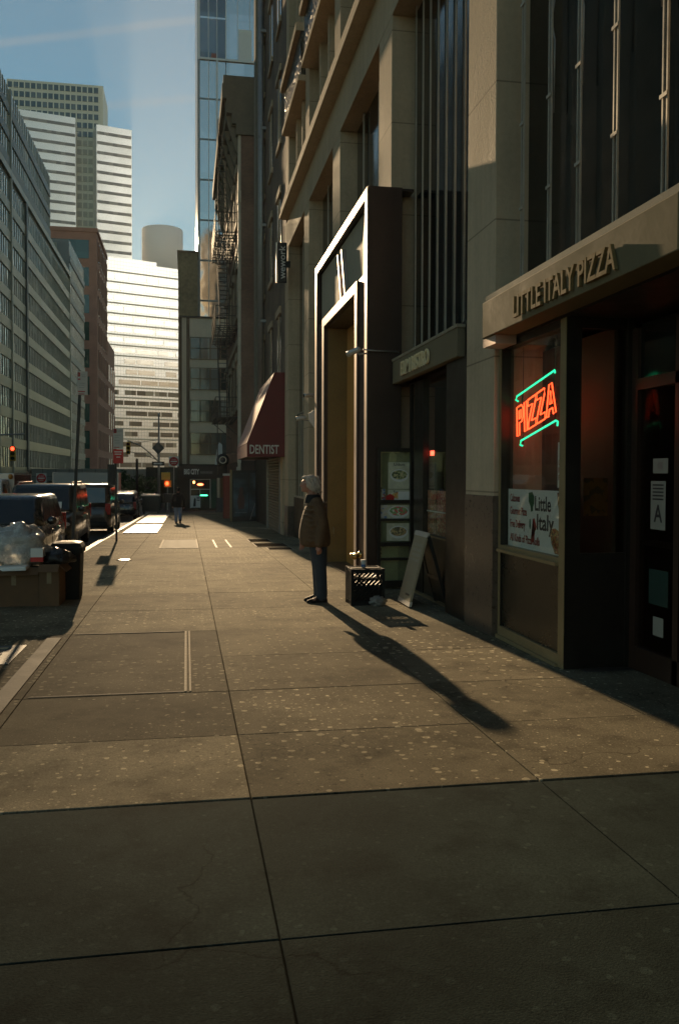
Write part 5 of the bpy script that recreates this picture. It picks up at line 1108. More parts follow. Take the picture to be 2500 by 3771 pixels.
m = MB(); m.ball((1.05, 1.7, 2.25), (.1, .1, .12)); m.build('marker_lamp', M('amber lamp', (.5, .2, .03), .3), t, local=True)

# ================================================================== STREET SIGNS, LIGHTS, BIN
def post(name, label, x, y, ztop, lean, plates, group):
    t = thing(name, label, 'street sign', (x, y, g(y)), group)
    b = Vector((x, y, g(y) - .05)); tp = Vector((x + lean, y, ztop))
    m = MB(); m.bar(b, tp, .06, .05, (0, 1, 0)); m.build('post', IRON, t)
    for (x0, x1, z0, z1, mt, marks) in plates:
        p = bx('plate', mt, (x0, x1, y - .045, y - .03, z0, z1), t, .004)
        for mk, mmat in marks:
            for a, bq, c, d in mk:
                m = MB(); m.box(x0 + (x1 - x0) * a, x0 + (x1 - x0) * bq, y - .05, y - .046, z0 + (z1 - z0) * c, z0 + (z1 - z0) * d)
                m.build('print', mmat, p)
    return t
PG = 'parking signs on leaning posts'
post('parking_sign', 'leaning post with white parking sign marked in red, behind the boxes', -2.33, 18.5, 3.5, .19, [(-2.2, -1.99, 3.26, 3.74, M('pale sign face', (.5, .48, .44), .5), [([(.08, .3, .78, .95), (.08, .32, .64, .69), (.1, .75, .12, .16), (.12, .7, .02, .05)], REDINK), ([(.12, .2, .82, .9), (.15, .23, .7, .76)], PAPER), ([(.45, .8, .84, .86), (.45, .85, .76, .78), (.2, .75, .48, .5), (.2, .7, .4, .42), (.2, .72, .3, .32)], GALV)])], PG)
post('parking_sign', 'post with white parking sign above a red no-parking plate, nearer the van', -2.05, 26.5, 2.9, -.02, [(-2.13, -1.84, 2.38, 2.98, M('pale sign face two', (.5, .48, .44), .5), [([(.05, .33, .78, .98), (.05, .6, .06, .09)], REDINK), ([(.14, .24, .82, .93)], PAPER), ([(.45, .85, .9, .92), (.45, .85, .84, .86), (.1, .75, .66, .69), (.1, .6, .56, .59), (.1, .6, .4, .42), (.1, .7, .28, .3)], GALV)]), (-2.13, -1.84, 1.95, 2.37, RED, [([(.1, .85, .78, .84), (.15, .8, .62, .68), (.3, .7, .42, .47)], PAPER)])], PG)
bx('post_box', IRON, (-2.3, -2.1, 26.5, 26.7, 1.3, 1.92), bpy.data.objects['parking_sign.001'])
def dne(x, y, z, label, r=.36, h=None):
    t = thing('no_entry_sign', label, 'traffic sign', (x, y, z), 'red and white no entry signs')
    bx('plate', PAPER, (x - r - .03, x + r + .03, y, y + .02, z - r - .03, z + r + .03), t)
    m = MB(); m.lathe((x, y - .012, z), [(0, 0), (r, 0), (r, .01), (0, .01)], 26, 'y'); d = m.build('disc', RED, t)
    bx('bar', PAPER, (x - r * .7, x + r * .7, y - .02, y - .013, z - r * .12, z + r * .12), d)
    m = MB(); text_mb(m, 'DO NOT', (x - r * .55, y - .014, z + r * .3), XP, ZU, r * 1.1, r * .28, .001); m.build('lettering', PAPER, d); m = MB(); text_mb(m, 'ENTER', (x - r * .5, y - .014, z - r * .6), XP, ZU, r * 1.0, r * .28, .001); m.build('lettering', PAPER, d)
    bx('post', GALV, (x - .04, x + .04, y + .03, y + .1, RZ(y) - .1, z + r), t)
dne(-1.0, 71.5, 2.64, 'round red no entry sign at the corner by the store')
dne(-11.2, 71, 1.26, 'round red no entry sign on far side of the junction beside white truck')
def signal(t, x, y, z, lit=None, s=1.):
    m = MB(); m.box(x - .17 * s, x + .17 * s, y, y + .25, z - .5 * s, z + .5 * s); m.build('signal_head', YELLOW, t, bevel=.02)
    for k, c in ((1, (.3, .01, .01)), (0, (.3, .2, .01)), (-1, (.01, .12, .05))):
        mt = emit('red signal', (1, .035, .012), 3.5) if (lit == k) else M('dark lens', tuple(a * .25 for a in c), .2)
        m = MB(); m.lathe((x, y - .02, z + k * .33 * s), [(0, 0), (.12 * s, .004), (.13 * s, .02)], 16, 'y'); m.build('lens', mt, t)
        m = MB(); m.lathe((x, y - .16, z + k * .33 * s), [(.14 * s, 0), (.145 * s, .15)], 14, 'y', cap=False); m.build('visor', BLACKM, t)
t = thing('traffic_light', 'tall signal pole with long curved arm, diamond sign and yellow heads at the corner', 'traffic light', (-2.2, 72, g(72)))
m = MB(); m.tube([(-2.2, 72, g(72)), (-2.2, 72, 1.8), (-2.2, 72, 6.4)], [.13, .1, .06], 10); m.build('pole', GALV, t)
m = MB(); m.tube([(-2.2, 72, 2.6), (-2.9, 72, 3.3), (-3.7, 72, 3.95), (-4.7, 72, 4.3)], .05, 8); m.tube([(-2.2, 72, 4.4), (-3.6, 72, 4.2), (-4.7, 72, 4.32)], .025, 6); m.tube([(-2.2, 72, 2.7), (-3.4, 72, 3.2), (-4.5, 72, 3.4)], .03, 6); m.build('arm', GALV, t)
signal(t, -4.62, 71.9, 3.7)
m = MB(); m.prism([(-2.75, 71.85, 3.72), (-2.25, 71.85, 3.2), (-1.75, 71.85, 3.72), (-2.25, 71.85, 4.24)], (0, .03, 0)); m.build('diamond_sign', M('dark sign back', (.07, .08, .08), .5), t)
q = bx('one_way_sign', BLACKM, (-2.75, -1.75, 71.8, 71.84, 2.3, 2.62), t); m = MB(); m.prism([(-2.6, 71.79, 2.41), (-2.1, 71.79, 2.41), (-2.1, 71.79, 2.36), (-1.85, 71.79, 2.46), (-2.1, 71.79, 2.56), (-2.1, 71.79, 2.51), (-2.6, 71.79, 2.51)], (0, .008, 0)); m.build('arrow', PAPER, q)
m = MB(); m.ball((-2.2, 72, 6.45), (.1, .1, .14)); m.build('lamp_cap', LAMPG, t)
t = thing('walk_signal', 'box pedestrian signal showing a red-orange light at the corner', 'pedestrian signal', (-1.5, 71.6, .9))
bx('housing', YELLOW, (-1.78, -1.2, 71.6, 71.8, .55, 1.1), t); bx('housing_upper', YELLOW, (-2.0, -1.3, 71.62, 71.8, 1.15, 1.75), t)
m = MB(); m.ball((-1.55, 71.56, .85), (.13, .05, .16)); m.build('lamp', emit('orange-red hand', (1, .06, .015), 3), t)
bx('post', GALV, (-1.56, -1.46, 71.82, 71.9, g(71) - .1, 1.8), t)
t = thing('traffic_light', 'yellow signal head with a glowing red light before the office block', 'traffic light', (-13.6, 72, 3.4)); signal(t, -13.5, 71.9, 3.2, 1, 1.15)
m = MB(); m.tube([(-13.5, 72.05, 3.7), (-13.5, 72.05, 4.6)], .03, 6); m.tube([(-18.5, 72.05, -1.6), (-18.5, 72.05, 4.3), (-16, 72.05, 4.6), (-12.6, 72.05, 4.75)], .06, 8); m.build('arm', GALV, t)
t = thing('street_lamp', 'thin dark pole standing behind the junction trees', 'pole', (-5.2, 84, g(84))); m = MB(); m.tube([(-4.6, 84, g(84)), (-4.6, 84, 2.8)], .12, 8); m.build('pole', IRON, t); m = MB(); m.ball((-4.6, 84, 2.9), (.12, .12, .18)); m.build('cap', IRON, t)
t = thing('litter_bin', 'dark green kerbside litter bin and cabinet near the corner', 'bin', (-2.3, 58.3, g(58.3)))
z0 = g(58.3); DGM = M('dark green paint', (.02, .035, .025), .5, var=.3)
bx('body', DGM, (-2.85, -1.75, 58.0, 58.7, z0 + .12, z0 + 1.15), t, .03); m = MB(); m.box(-2.9, -1.7, 57.95, 58.75, z0 + 1.15, z0 + 1.27); m.build('lid', M('shiny lid', (.45, .4, .36), .3, metal=.8), t)
for x in (-2.8, -1.9): bx('leg', DGM, (x, x + .12, 58.1, 58.6, z0 - .02, z0 + .12), t)
t = thing('news_rack', 'dark street rack between the litter bin and walking person', 'rack', (-1.2, 64, g(64))); z0 = g(60)
bx('box', BLACKM, (-1.5, -.9, 59.8, 60.2, z0 + .7, z0 + 1.3), t, .02)
for x in (-1.4, -1.06): bx('leg', BLACKM, (x, x + .06, 59.95, 60.05, z0 - .02, z0 + .7), t)
# far junction: sheds, hedge of trees
def tree(label, x, y, z, h, r, seed, n=900):
    t = thing('street_tree', label, 'tree', (x, y, z), 'green trees beyond the junction')
    rr = random.Random(seed); m = MB(); m.tube([(x, y, z), (x + .05, y, z + h * .5), (x - .05, y, z + h * .8)], [.14, .1, .05], 8)
    for k in range(6): a = rr.uniform(0, 6.28); m.tube([(x, y, z + h * .45), (x + math.cos(a) * r * .6, y + math.sin(a) * r * .6, z + h * rr.uniform(.6, .9))], [.05, .02], 6)
    m.build('trunk', M('bark', (.05, .04, .03), .9), t)
    m = MB(); cl = [(rr.uniform(-1, 1) * r * .7, rr.uniform(-1, 1) * r * .7, rr.uniform(.4, .9) * h) for _ in range(12)]
    for k in range(n):
        c = rr.choice(cl); d = Vector((rr.gauss(0, 1), rr.gauss(0, 1), rr.gauss(0, .8))); d = d.normalized() * r * .42 * rr.random() ** .4
        p = Vector((x + c[0], y + c[1], z + c[2])) + d; a = Vector((rr.uniform(-1, 1), rr.uniform(-1, 1), rr.uniform(-1, 1))).normalized() * .16; b = a.orthogonal().normalized() * .09
        m.face([p - a, p + b, p + a, p - b])
    m.build('crown', M('leaf green', (.045, .105, .03), .6, var=.5, scale=4), t, recalc=False)
tree('small green street tree beyond the junction, the taller of the pair', -6.6, 88, g(88), 3.4, 1.6, 1)
tree('small green street tree beyond the junction, the lower of the pair', -4.4, 90, g(90), 3.0, 1.5, 2)
t = thing('sidewalk_shed', 'dark scaffolding shed over pavement beyond the junction', 'scaffolding', (-2, 104, g(104)))
z0 = g(104)
bx('canopy', M('shed green-black', (.03, .05, .042), .7, var=.3), (-4.5, 2, 100, 108, z0 + 2.6, z0 + 4.2), t)
for x in (-4.4, -3.0, -1.6, -.4): bx('post', IRON, (x, x + .12, 100, 100.12, z0, z0 + 2.6), t)
bx('rear_wall', M('shed wall', (.07, .09, .075), .8, var=.5, scale=1.4), (-4.5, 2, 107, 108, z0 - .1, z0 + 2.6), t)
t = thing('low_building', 'low pale building across the road end behind the trees', 'building', (-8, 130, g(120)))
bx('wall', panel_mat('low pale wall', (.36, .38, .34), (.2, .22, .2), (1.8, 1.2), .05, .5), (-21.5, -1, 128, 140, -2.4, 2.3), t)
for k in range(7): bx('window', GWD, (-20 + k * 2.7, -18.2 + k * 2.7, 127.9, 127.99, -1.2, .6), t)
# ================================================================== RUBBISH BY THE KERB
CB = M('brown cardboard', (.15, .085, .042), .8, var=.22, scale=4, streak=.4)
z0 = g(12.2)
def carton(label, x0, x1, y0, y1, h, rz):
    cx, cy = (x0 + x1) / 2, (y0 + y1) / 2; t = thing('cardboard_box', label, 'box', (cx, cy, z0), 'cardboard boxes put out by the kerb', rz); w, d = (x1 - x0) / 2, (y1 - y0) / 2
    m = MB(); m.box(-w, w, -d, d, 0, h); m.build('body', CB, t, local=True, bevel=.006)
    m = MB(); m.prism([(-w, -d, h), (w, -d, h), (w * .98, -d - .1, h - .09), (-w * .98, -d - .1, h - .09)], (0, 0, .005)); m.prism([(w, -d, h), (w, d, h), (w + .09, d * .95, h - .1), (w + .09, -d * .95, h - .1)], (0, 0, .005)); m.build('flap', CB, t, local=True)
    m = MB(); m.box(-.03, .03, -d - .002, -d, h * .55, h); m.build('tape', M('parcel tape', (.26, .19, .11), .3), t, local=True)
carton('brown cardboard box under the cloudy rubbish bag, at the picture edge', -2.62, -1.97, 12.15, 12.75, .52, .05)
carton('brown cardboard box between the bagged box and black bin', -1.94, -1.68, 12.1, 12.6, .56, -.03)
carton('brown cardboard box farther out towards the road', -3.4, -2.72, 12.2, 12.8, .5, .02)
t = thing('wheelie_bin', 'black plastic rubbish bin with rim beside the cardboard boxes', 'bin', (-1.66, 12.85, z0))
m = MB(); m.rings([[(x * w - 1.68, y * w + 12.9, z0 + z) for x, y in ((-.17, -.2), (.17, -.2), (.19, -.18), (.19, .2), (.17, .22), (-.17, .22), (-.19, .2), (-.19, -.18))] for z, w in ((.0, .92), (.05, .95), (.62, 1.06), (.66, 1.06))], smooth=False); m.build('body', BLACKP, t)
m = MB(); m.rings([[(x * w - 1.68, y * w + 12.9, z0 + z) for x, y in ((-.17, -.2), (.17, -.2), (.19, -.18), (.19, .2), (.17, .22), (-.17, .22), (-.19, .2), (-.19, -.18))] for z, w in ((.66, 1.18), (.74, 1.18), (.8, 1.0), (.82, .5))], smooth=False); m.build('lid', BLACKP, t)
tag(crumple((-1.73, 12.35, z0 + .62), (.2, .2, .13), 9, .35, flatz=z0 + .565).build('rubbish_bag', M('black bag plastic', (.012, .013, .013), .28, bump=.8, bscale=18), off=(-1.73, 12.35, z0 + .56)), 'black rubbish bag lying on the cardboard box next to the bin', 'rubbish bag')
tag(crumple((-2.25, 12.42, z0 + .76), (.36, .28, .31), 5, .3, 30, 20, flatz=z0 + .53).build('rubbish_bag', BAG, off=(-2.27, 12.42, z0 + .53)), 'large cloudy clear rubbish bag bulging on the cardboard box', 'rubbish bag')
t = thing('carton_scrap', 'small white and red carton by the cloudy rubbish bag', 'carton', (-1.98, 12.22, z0 + .6)); bx('body', PAPER, (-2.06, -1.90, 12.14, 12.26, z0 + .66, z0 + .78), t, .004); bx('red_band', RED, (-2.061, -1.899, 12.139, 12.261, z0 + .60, z0 + .66), t)
m = MB(); m.rings([[(-2.5, 12.1, z0 + .53), (-2.1, 12.0, z0 + .55), (-2.1, 12.0, z0 + .5), (-2.4, 12.05, z0 + .49)], [(-2.5, 12.3, z0 + .54), (-2.1, 12.2, z0 + .56), (-2.08, 12.2, z0 + .53), (-2.4, 12.3, z0 + .53)]], smooth=False); tag(m.build('paper_sheet', PAPER, off=(-2.3, 12.1, z0 + .53)), 'crumpled white paper hanging over the cardboard box edge', 'paper')

# ================================================================== PEOPLE
SKIN = M('weathered skin', (.40, .19, .13), .5, var=.12, scale=20); HAIR = M('white hair', (.50, .44, .37), .75, var=.35, scale=40, bump=.8, bscale=90, stretch=(1, 1, .3), spec=.2)
JKT = M('brown jacket cloth', (.105, .064, .033), .85, var=.35, scale=9, bump=.5, bscale=28); DRK = M('black cloth', (.012, .012, .012), .85, var=.3); JEAN = M('dark blue denim', (.028, .042, .058), .85, var=.3, scale=12, bump=.3, bscale=60); SHOE = M('dark leather', (.018, .014, .012), .75, spec=.15, var=.3)
def limb(m, pts, rr, n=10): m.tube(pts, rr, n); [m.ball(p, r, 10, 6) for p, r in zip(pts, rr)]
def ell(m, c, r): m.ball(c, r, 16, 10)
def hand(m, w, d, side, back, curl=.5):
    """palm from the wrist w along d, four bent fingers of unequal length and a thumb from the side of the palm"""
    w = Vector(w); d = Vector(d).normalized(); s = Vector(side).normalized(); b = Vector(back).normalized()
    for k in range(5): f = k / 4; m.ball(w + d * (.02 + .07 * f), (.017 + .02 * f, .017 + .02 * f, .02), 8, 6)
    pl = w + d * .085
    for i, L in enumerate((.068, .078, .072, .055)):
        a = pl + s * (.028 - .019 * i); p1 = a + d * L * .45 - b * .006; p2 = p1 + (d * (1 - curl) - b * curl).normalized() * L * .32; p3 = p2 + (d * (.8 - curl) - b * (curl + .3)).normalized() * L * .28
        m.tube([a - d * .02, a, p1, p2, p3], [.0095, .0092, .0088, .008, .0065], 8)
    a = w + d * .03 + s * .03
    m.tube([w + d * .02, a, a + d * .03 + s * .012 - b * .012, a + d * .055 + s * .008 - b * .022], [.012, .012, .010, .008], 8)
def person(label, loc, rz, pose, jk, tr, hair, group=None, glasses=True, scale=1., shoe=SHOE):
    """built facing -X, the left side towards -Y; origin between the feet on the pavement"""
    t = thing('person', label, 'person', loc, group, rz); t.scale = (scale,) * 3
    hx = pose['hx']; q = pose
    m = MB()
    # head in profile: skull, brow, nose, lips, chin, ear, neck
    ell(m, (hx + .0, 0, 1.665), (.098, .076, .105)); ell(m, (hx - .045, 0, 1.625), (.062, .06, .09)); ell(m, (hx - .085, 0, 1.565), (.028, .03, .028)); ell(m, (hx - .03, 0, 1.575), (.06, .055, .04))
    m.tube([(hx - .09, 0, 1.675), (hx - .112, 0, 1.645), (hx - .122, 0, 1.622), (hx - .098, 0, 1.612)], [.011, .013, .016, .01], 8)
    ell(m, (hx - .094, 0, 1.692), (.014, .045, .012)); ell(m, (hx - .101, 0, 1.592), (.010, .024, .007)); ell(m, (hx - .099, 0, 1.578), (.010, .022, .008))
    for s in (-1, 1):
        ell(m, (hx + .012, s * .077, 1.64), (.022, .012, .034)); ell(m, (hx - .06, s * .042, 1.63), (.03, .022, .026)); ell(m, (hx - .088, s * .03, 1.667), (.014, .014, .011))
    limb(m, [(hx + .015, 0, 1.58), (hx + .04, 0, 1.48), (q['sx'], 0, 1.40)], [.062, .064, .08], 12)
    limb(m, [(q['sx'], 0, 1.36), (q['sx'] - .01, 0, 1.2), (q['px'], 0, 1.0), (q['px'], 0, .92)], [.12, .13, .13, .125], 14)
    for s, k in ((-1, 'L'), (1, 'R')):
        a = q['arm' + k]; limb(m, [(a[0][0], s * .17, a[0][1]), (a[1][0], s * a[1][2], a[1][1]), (a[2][0], s * a[2][2], a[2][1])], [.06, .043, .028])
        w = Vector((a[2][0], s * a[2][2], a[2][1])); hand(m, w, a[3], (-1, 0, 0), (0, s, 0), .45)
        l = q['leg' + k]; limb(m, [(l[0][0], s * .095, l[0][1]), (l[1][0], s * l[1][2], l[1][1]), (l[2][0], s * l[2][2], l[2][1])], [.088, .06, .042])
        fx, fz = l[2][0], l[2][1]; limb(m, [(fx + .03, s * l[2][2], fz - .06), (fx - .12, s * (l[2][2] + .015), fz - .075)], [.035, .03])
    fuse(m, 'body', SKIN, t, vox=.0075, smooth=3, local=True)
    # jacket
    m = MB(); zs = q['jk']
    rs = []
    for z, xf, xb, hw in zs:
        c = (xf + xb) / 2; d = (xb - xf) / 2
        rs.append([(c - d * math.copysign(abs(math.cos(2 * PI * i / 28)) ** .85, math.cos(2 * PI * i / 28)), hw * math.copysign(abs(math.sin(2 * PI * i / 28)) ** .8, math.sin(2 * PI * i / 28)), z) for i in range(28)])
    m.rings(rs)
    for s, k in ((-1, 'L'), (1, 'R')):
        a = q['arm' + k]; p0 = Vector((a[0][0], s * .17, a[0][1])); p1 = Vector((a[1][0], s * a[1][2], a[1][1])); p2 = Vector((a[2][0], s * a[2][2], a[2][1])); p3 = p2 + (p1 - p2) * .02
        limb(m, [p0, (p0 + p1) / 2 + Vector((.01, s * .02, 0)), p1, (p1 + p3) / 2, p3], [.092, .085, .078, .07, .062], 12)
    for k in range(8): # creases
        z = zs[0][0] + .1 + k * .07; m.tube([(zs[1][1] + .03, -.17, z), (zs[1][1] + .12, -.24, z - .02), (q['px'], -.262, z + .02 - .05 * (k % 3)), (q['px'] + .12, -.2, z + .03)], [.012, .02, .022, .012], 6)
    j = fuse(m, 'jacket', jk, t, vox=.013, smooth=4, local=True)
    m = MB(); m.lathe((hx + .055, 0, 1.445), [(.125, -.06), (.115, .0), (.098, .055), (.092, .06), (.088, .05), (.1, -.05)], 22, cap=False); m.build('collar', DRK, t, local=True)
    # trousers and shoes
    m = MB(); ell(m, (q['px'] + .0, 0, .93), (.145, .17, .12))
    for s, k in ((-1, 'L'), (1, 'R')):
        l = q['leg' + k]; h0 = Vector((l[0][0], s * .095, l[0][1])); kn = Vector((l[1][0], s * l[1][2], l[1][1])); an = Vector((l[2][0], s * l[2][2], l[2][1]))
        limb(m, [h0, (h0 + kn) / 2, kn, (kn + an) / 2, an + Vector((0, 0, .0)), an + Vector((-.004, 0, -.025))], [.118, .106, .088, .083, .078, .08], 12)
        for k2 in range(4): z = .1 + .05 * k2; p = an + (kn - an) * (.1 + .13 * k2); m.tube([p + Vector((-.075, -.02, .01)), p + Vector((-.02, -.076, -.01)), p + Vector((.06, -.05, .015))], .011, 6)
    fuse(m, 'trousers', tr, t, vox=.012, smooth=4, local=True)
    for s, k in ((-1, 'L'), (1, 'R')):
        l = q['leg' + k]; fx, fz, fy = l[2][0], l[2][1], s * l[2][2]; b = fz - .115
        m = MB(); rs = []
        for x, w, h in ((.075, .026, .05), (.06, .036, .085), (.01, .041, .115), (-.05, .043, .1), (-.11, .048, .068), (-.17, .046, .05), (-.205, .034, .036), (-.215, .018, .022)):
            rs.append([(fx + x, fy + w * cx, b + max(0, hh) * h) for cx, hh in ((-1, 0), (-1.02, .35), (-.85, .72), (-.4, 1), (.4, 1), (.85, .72), (1.02, .35), (1, 0))])
        m.rings(rs)
        if q.get('tilt' + k):
            R_ = Matrix.Rotation(q['tilt' + k], 3, 'Y'); pv = Vector((fx, fy, fz)); m.v = [tuple(R_ @ (Vector(v) - pv) + pv) for v in m.v]
        sh = m.build('shoe', shoe, t, local=True)
        mm = MB(); mm.v = [(v[0], v[1], v[2]) for v in m.v]; 
        s2 = MB(); s2.box(fx - .2, fx + .078, fy - .047, fy + .047, b - .006, b + .014)
        if q.get('tilt' + k): s2.v = [tuple(R_ @ (Vector(v) - pv) + pv) for v in s2.v]
        s2.build('sole', M('rubber sole', (.03, .026, .022), .7), sh, local=True, bevel=.004)
    m = MB(); hr = random.Random(4)
    if hair == 'white':
        ell(m, (hx + .018, 0, 1.692), (.103, .085, .086)); ell(m, (hx + .07, 0, 1.64), (.055, .078, .08)); ell(m, (hx + .095, 0, 1.585), (.045, .064, .05)); ell(m, (hx + .12, 0, 1.55), (.035, .05, .026)); ell(m, (hx - .05, 0, 1.735), (.055, .07, .032))
        for k in range(150):
            a = hr.uniform(-2.2, 2.2); p = Vector((hx + .02 + .096 * math.cos(a), .084 * math.sin(a), 1.69 + hr.uniform(-.06, .075))); e = hr.uniform(.6, 1.3); m.tube([p, p + Vector((.022 * math.cos(a), .018 * math.sin(a), -.03)) * e, p + Vector((.03 + hr.uniform(0, .03), hr.uniform(-.02, .02), -.1)) * e], [.010, .009, .004], 6)
        o = fuse(m, 'hair', HAIR, t, vox=.006, smooth=1, local=True)
    else:
        ell(m, (hx + .015, 0, 1.70), (.105, .088, .085)); ell(m, (hx + .06, 0, 1.64), (.06, .08, .07)); o = fuse(m, 'hair', DRK, t, vox=.01, smooth=2, local=True)
    if glasses:
        m = MB(); m.tube([(hx - .098, -.07, 1.667), (hx - .04, -.082, 1.667), (hx + .01, -.088, 1.662)], .004, 6); m.tube([(hx - .098, .07, 1.667), (hx - .04, .082, 1.667), (hx + .01, .088, 1.662)], .004, 6)
        for s in (-1, 1): m.tube([(hx - .106 + .01 * abs(math.cos(a)), s * .036 + .027 * math.cos(a), 1.66 + .02 * math.sin(a)) for a in [i * PI / 7 for i in range(14)]], .003, 6, closed=True)
        m.bar((hx - .108, -.012, 1.668), (hx - .108, .012, 1.668), .004, .004); m.build('glasses', ALU, t, local=True)
    return t
POSE1 = dict(hx=-.115, sx=-.04, px=-.01,
    armL=[(-.035, 1.38), (.045, 1.10, .27), (-.0, .83, .27), (-.05, 0, -1)], armR=[(-.035, 1.38), (-.03, 1.08, .27), (-.165, .85, .22), (-.35, 0, -1)],
    legL=[(-.005, .9), (.03, .48, .10), (.055, .115, .10)], legR=[(-.01, .9), (.02, .48, .105), (.035, .115, .12)],
    jk=[(.78, -.19, .15, .2), (.81, -.24, .175, .235), (.90, -.262, .18, .25), (1.0, -.258, .168, .252), (1.12, -.238, .15, .245), (1.25, -.205, .12, .235), (1.35, -.165, .092, .215), (1.42, -.12, .07, .16), (1.47, -.09, .045, .10)])
person('white-haired person in a brown jacket and dark jeans standing sideways by the portal', (1.80, 11.95, g(11.95)), -.05, POSE1, JKT, JEAN, 'white')
POSE2 = dict(hx=-.04, sx=0, px=0,
    armL=[(0, 1.38), (.05, 1.1, .28), (-.08, .86, .27), (-.3, 0, -1)], armR=[(0, 1.38), (.06, 1.1, .28), (.03, .84, .28), (.0, 0, -1)],
    legL=[(0, .9), (-.10, .5, .10), (-.13, .115, .10)], legR=[(0, .9), (.04, .5, .1), (.26, .19, .1)], tiltR=-.75,
    jk=[(.78, -.15, .16, .21), (.82, -.17, .18, .235), (.95, -.17, .18, .25), (1.1, -.165, .165, .25), (1.25, -.15, .14, .245), (1.36, -.12, .12, .225), (1.43, -.09, .09, .16), (1.47, -.07, .07, .1)])
person('person in a black jacket and blue jeans walking away along the pavement', (-.38, 40.7, g(40.7)), -PI / 2, POSE2, DRK, M('blue denim', (.2, .26, .36), .85, var=.2), 'dark', glasses=False, scale=.93, shoe=M('red-brown shoe', (.16, .05, .035), .5))

# ================================================================== LIGHT, SKY, CAMERA
AZ = math.radians(-3.32); EL = math.radians(14.55)      # towards the sun: ahead of us, a little left of the street line
sd = Vector((math.sin(AZ) * math.cos(EL), math.cos(AZ) * math.cos(EL), math.sin(EL)))
sl = bpy.data.lights.new('sun', 'SUN'); sl.energy = SUN_E; sl.angle = math.radians(.65); sl.color = (1, .72, .42)
so = bpy.data.objects.new('sun', sl); col.objects.link(so); so.rotation_euler = sd.to_track_quat('Z', 'Y').to_euler()
wd = bpy.data.worlds.new('World'); scene.world = wd; wd.use_nodes = True; nt = wd.node_tree; L = nt.links.new
bg = nt.nodes['Background']
sk = nd(nt, 'ShaderNodeTexSky'); sk.sky_type = 'NISHITA'; sk.sun_disc = False; sk.sun_elevation = EL; sk.sun_rotation = AZ; sk.altitude = 10; sk.air_density = 1.; sk.dust_density = SKY_D; sk.ozone_density = 1.2
tc = nd(nt, 'ShaderNodeTexCoord')
tn = nd(nt, 'ShaderNodeMix', data_type='RGBA', blend_type='MULTIPLY'); tn.inputs[0].default_value = 1; L(sk.outputs[0], tn.inputs[6]); tn.inputs[7].default_value = (*SKY_T, 1)
last = tn.outputs[2]
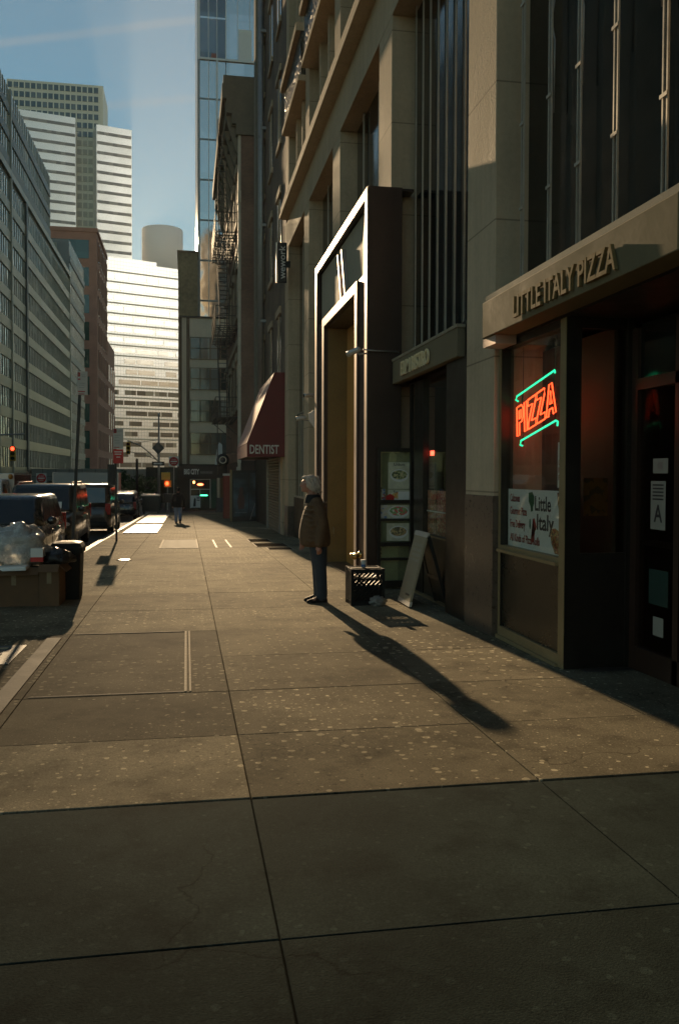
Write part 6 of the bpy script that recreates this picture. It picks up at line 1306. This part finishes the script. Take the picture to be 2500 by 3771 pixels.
# two old vapour trails: thin bands of brighter cloud along great circles of the sky
for A_, B_, wdt, amt in TRAILS:
    n = Vector(A_).cross(Vector(B_)).normalized()
    dt = nd(nt, 'ShaderNodeVectorMath', operation='DOT_PRODUCT'); L(tc.outputs['Generated'], dt.inputs[0]); dt.inputs[1].default_value = n
    nz = nd(nt, 'ShaderNodeTexNoise'); nz.inputs['Scale'].default_value = 9; nz.inputs['Detail'].default_value = 6; L(tc.outputs['Generated'], nz.inputs['Vector'])
    s1 = nd(nt, 'ShaderNodeMath', operation='MULTIPLY_ADD'); L(nz.outputs[0], s1.inputs[0]); s1.inputs[1].default_value = wdt * .9; s1.inputs[2].default_value = -wdt * .45
    ad = nd(nt, 'ShaderNodeMath', operation='ADD'); L(dt.outputs['Value'], ad.inputs[0]); L(s1.outputs[0], ad.inputs[1])
    ab = nd(nt, 'ShaderNodeMath', operation='ABSOLUTE'); L(ad.outputs[0], ab.inputs[0])
    mr = nd(nt, 'ShaderNodeMapRange'); mr.interpolation_type = 'SMOOTHSTEP'; mr.inputs[1].default_value = wdt; mr.inputs[2].default_value = wdt * .15; mr.inputs[3].default_value = 0; mr.inputs[4].default_value = amt; L(ab.outputs[0], mr.inputs[0])
    mu = nd(nt, 'ShaderNodeMath', operation='MULTIPLY'); L(mr.outputs[0], mu.inputs[0]); L(nz.outputs[0], mu.inputs[1])
    mx = nd(nt, 'ShaderNodeMix', data_type='RGBA'); L(mu.outputs[0], mx.inputs[0]); L(last, mx.inputs[6]); mx.inputs[7].default_value = (*TRAIL_C, 1); last = mx.outputs[2]
L(last, bg.inputs[0]); bg.inputs[1].default_value = SKY_S
cd = bpy.data.cameras.new('camera'); cam = bpy.data.objects.new('camera', cd); col.objects.link(cam); scene.camera = cam
YAW = math.atan(353 / 2000); PIT = -math.radians(1.6); ROLL = .003
f = Vector((math.sin(YAW) * math.cos(PIT), math.cos(YAW) * math.cos(PIT), math.sin(PIT))); r = Vector((math.cos(YAW), -math.sin(YAW), 0)); u = r.cross(f)
r2 = r * math.cos(ROLL) + u * math.sin(ROLL); u2 = -r * math.sin(ROLL) + u * math.cos(ROLL)
cam.matrix_world = Matrix(((r2.x, u2.x, -f.x, 0), (r2.y, u2.y, -f.y, 0), (r2.z, u2.z, -f.z, 1.65), (0, 0, 0, 1)))
cd.sensor_width = 36; cd.lens = 2000 / 2365 * 36; cd.shift_y = -31.58 / 2365; cd.clip_end = 9000; cd.clip_start = .05
vs = scene.view_settings; vs.view_transform = 'Standard'; vs.look = 'None'; vs.gamma = 1; vs.exposure = EXPO
scene.display_settings.display_device = 'sRGB'
scene.cycles.max_bounces = 8; scene.cycles.diffuse_bounces = 4; scene.cycles.glossy_bounces = 4; scene.cycles.transparent_max_bounces = 12; scene.cycles.caustics_reflective = False; scene.cycles.caustics_refractive = False
scene.cycles.sample_clamp_indirect = 1.5; scene.cycles.use_denoising = DENO

if HAZE_D:
    hm = bpy.data.materials.new('haze'); hm.use_nodes = True; hn = hm.node_tree; hn.nodes.clear()
    ho = nd(hn, 'ShaderNodeOutputMaterial'); pv = nd(hn, 'ShaderNodeVolumePrincipled'); pv.inputs['Color'].default_value = (*HAZE_C, 1); pv.inputs['Density'].default_value = HAZE_D; pv.inputs['Anisotropy'].default_value = HAZE_G
    hn.links.new(pv.outputs[0], ho.inputs['Volume'])
    tag(bx('haze', hm, (-1510, 1510, -310, 1510, -4.2, 306)), kind='stuff')
    scene.cycles.volume_bounces = 0
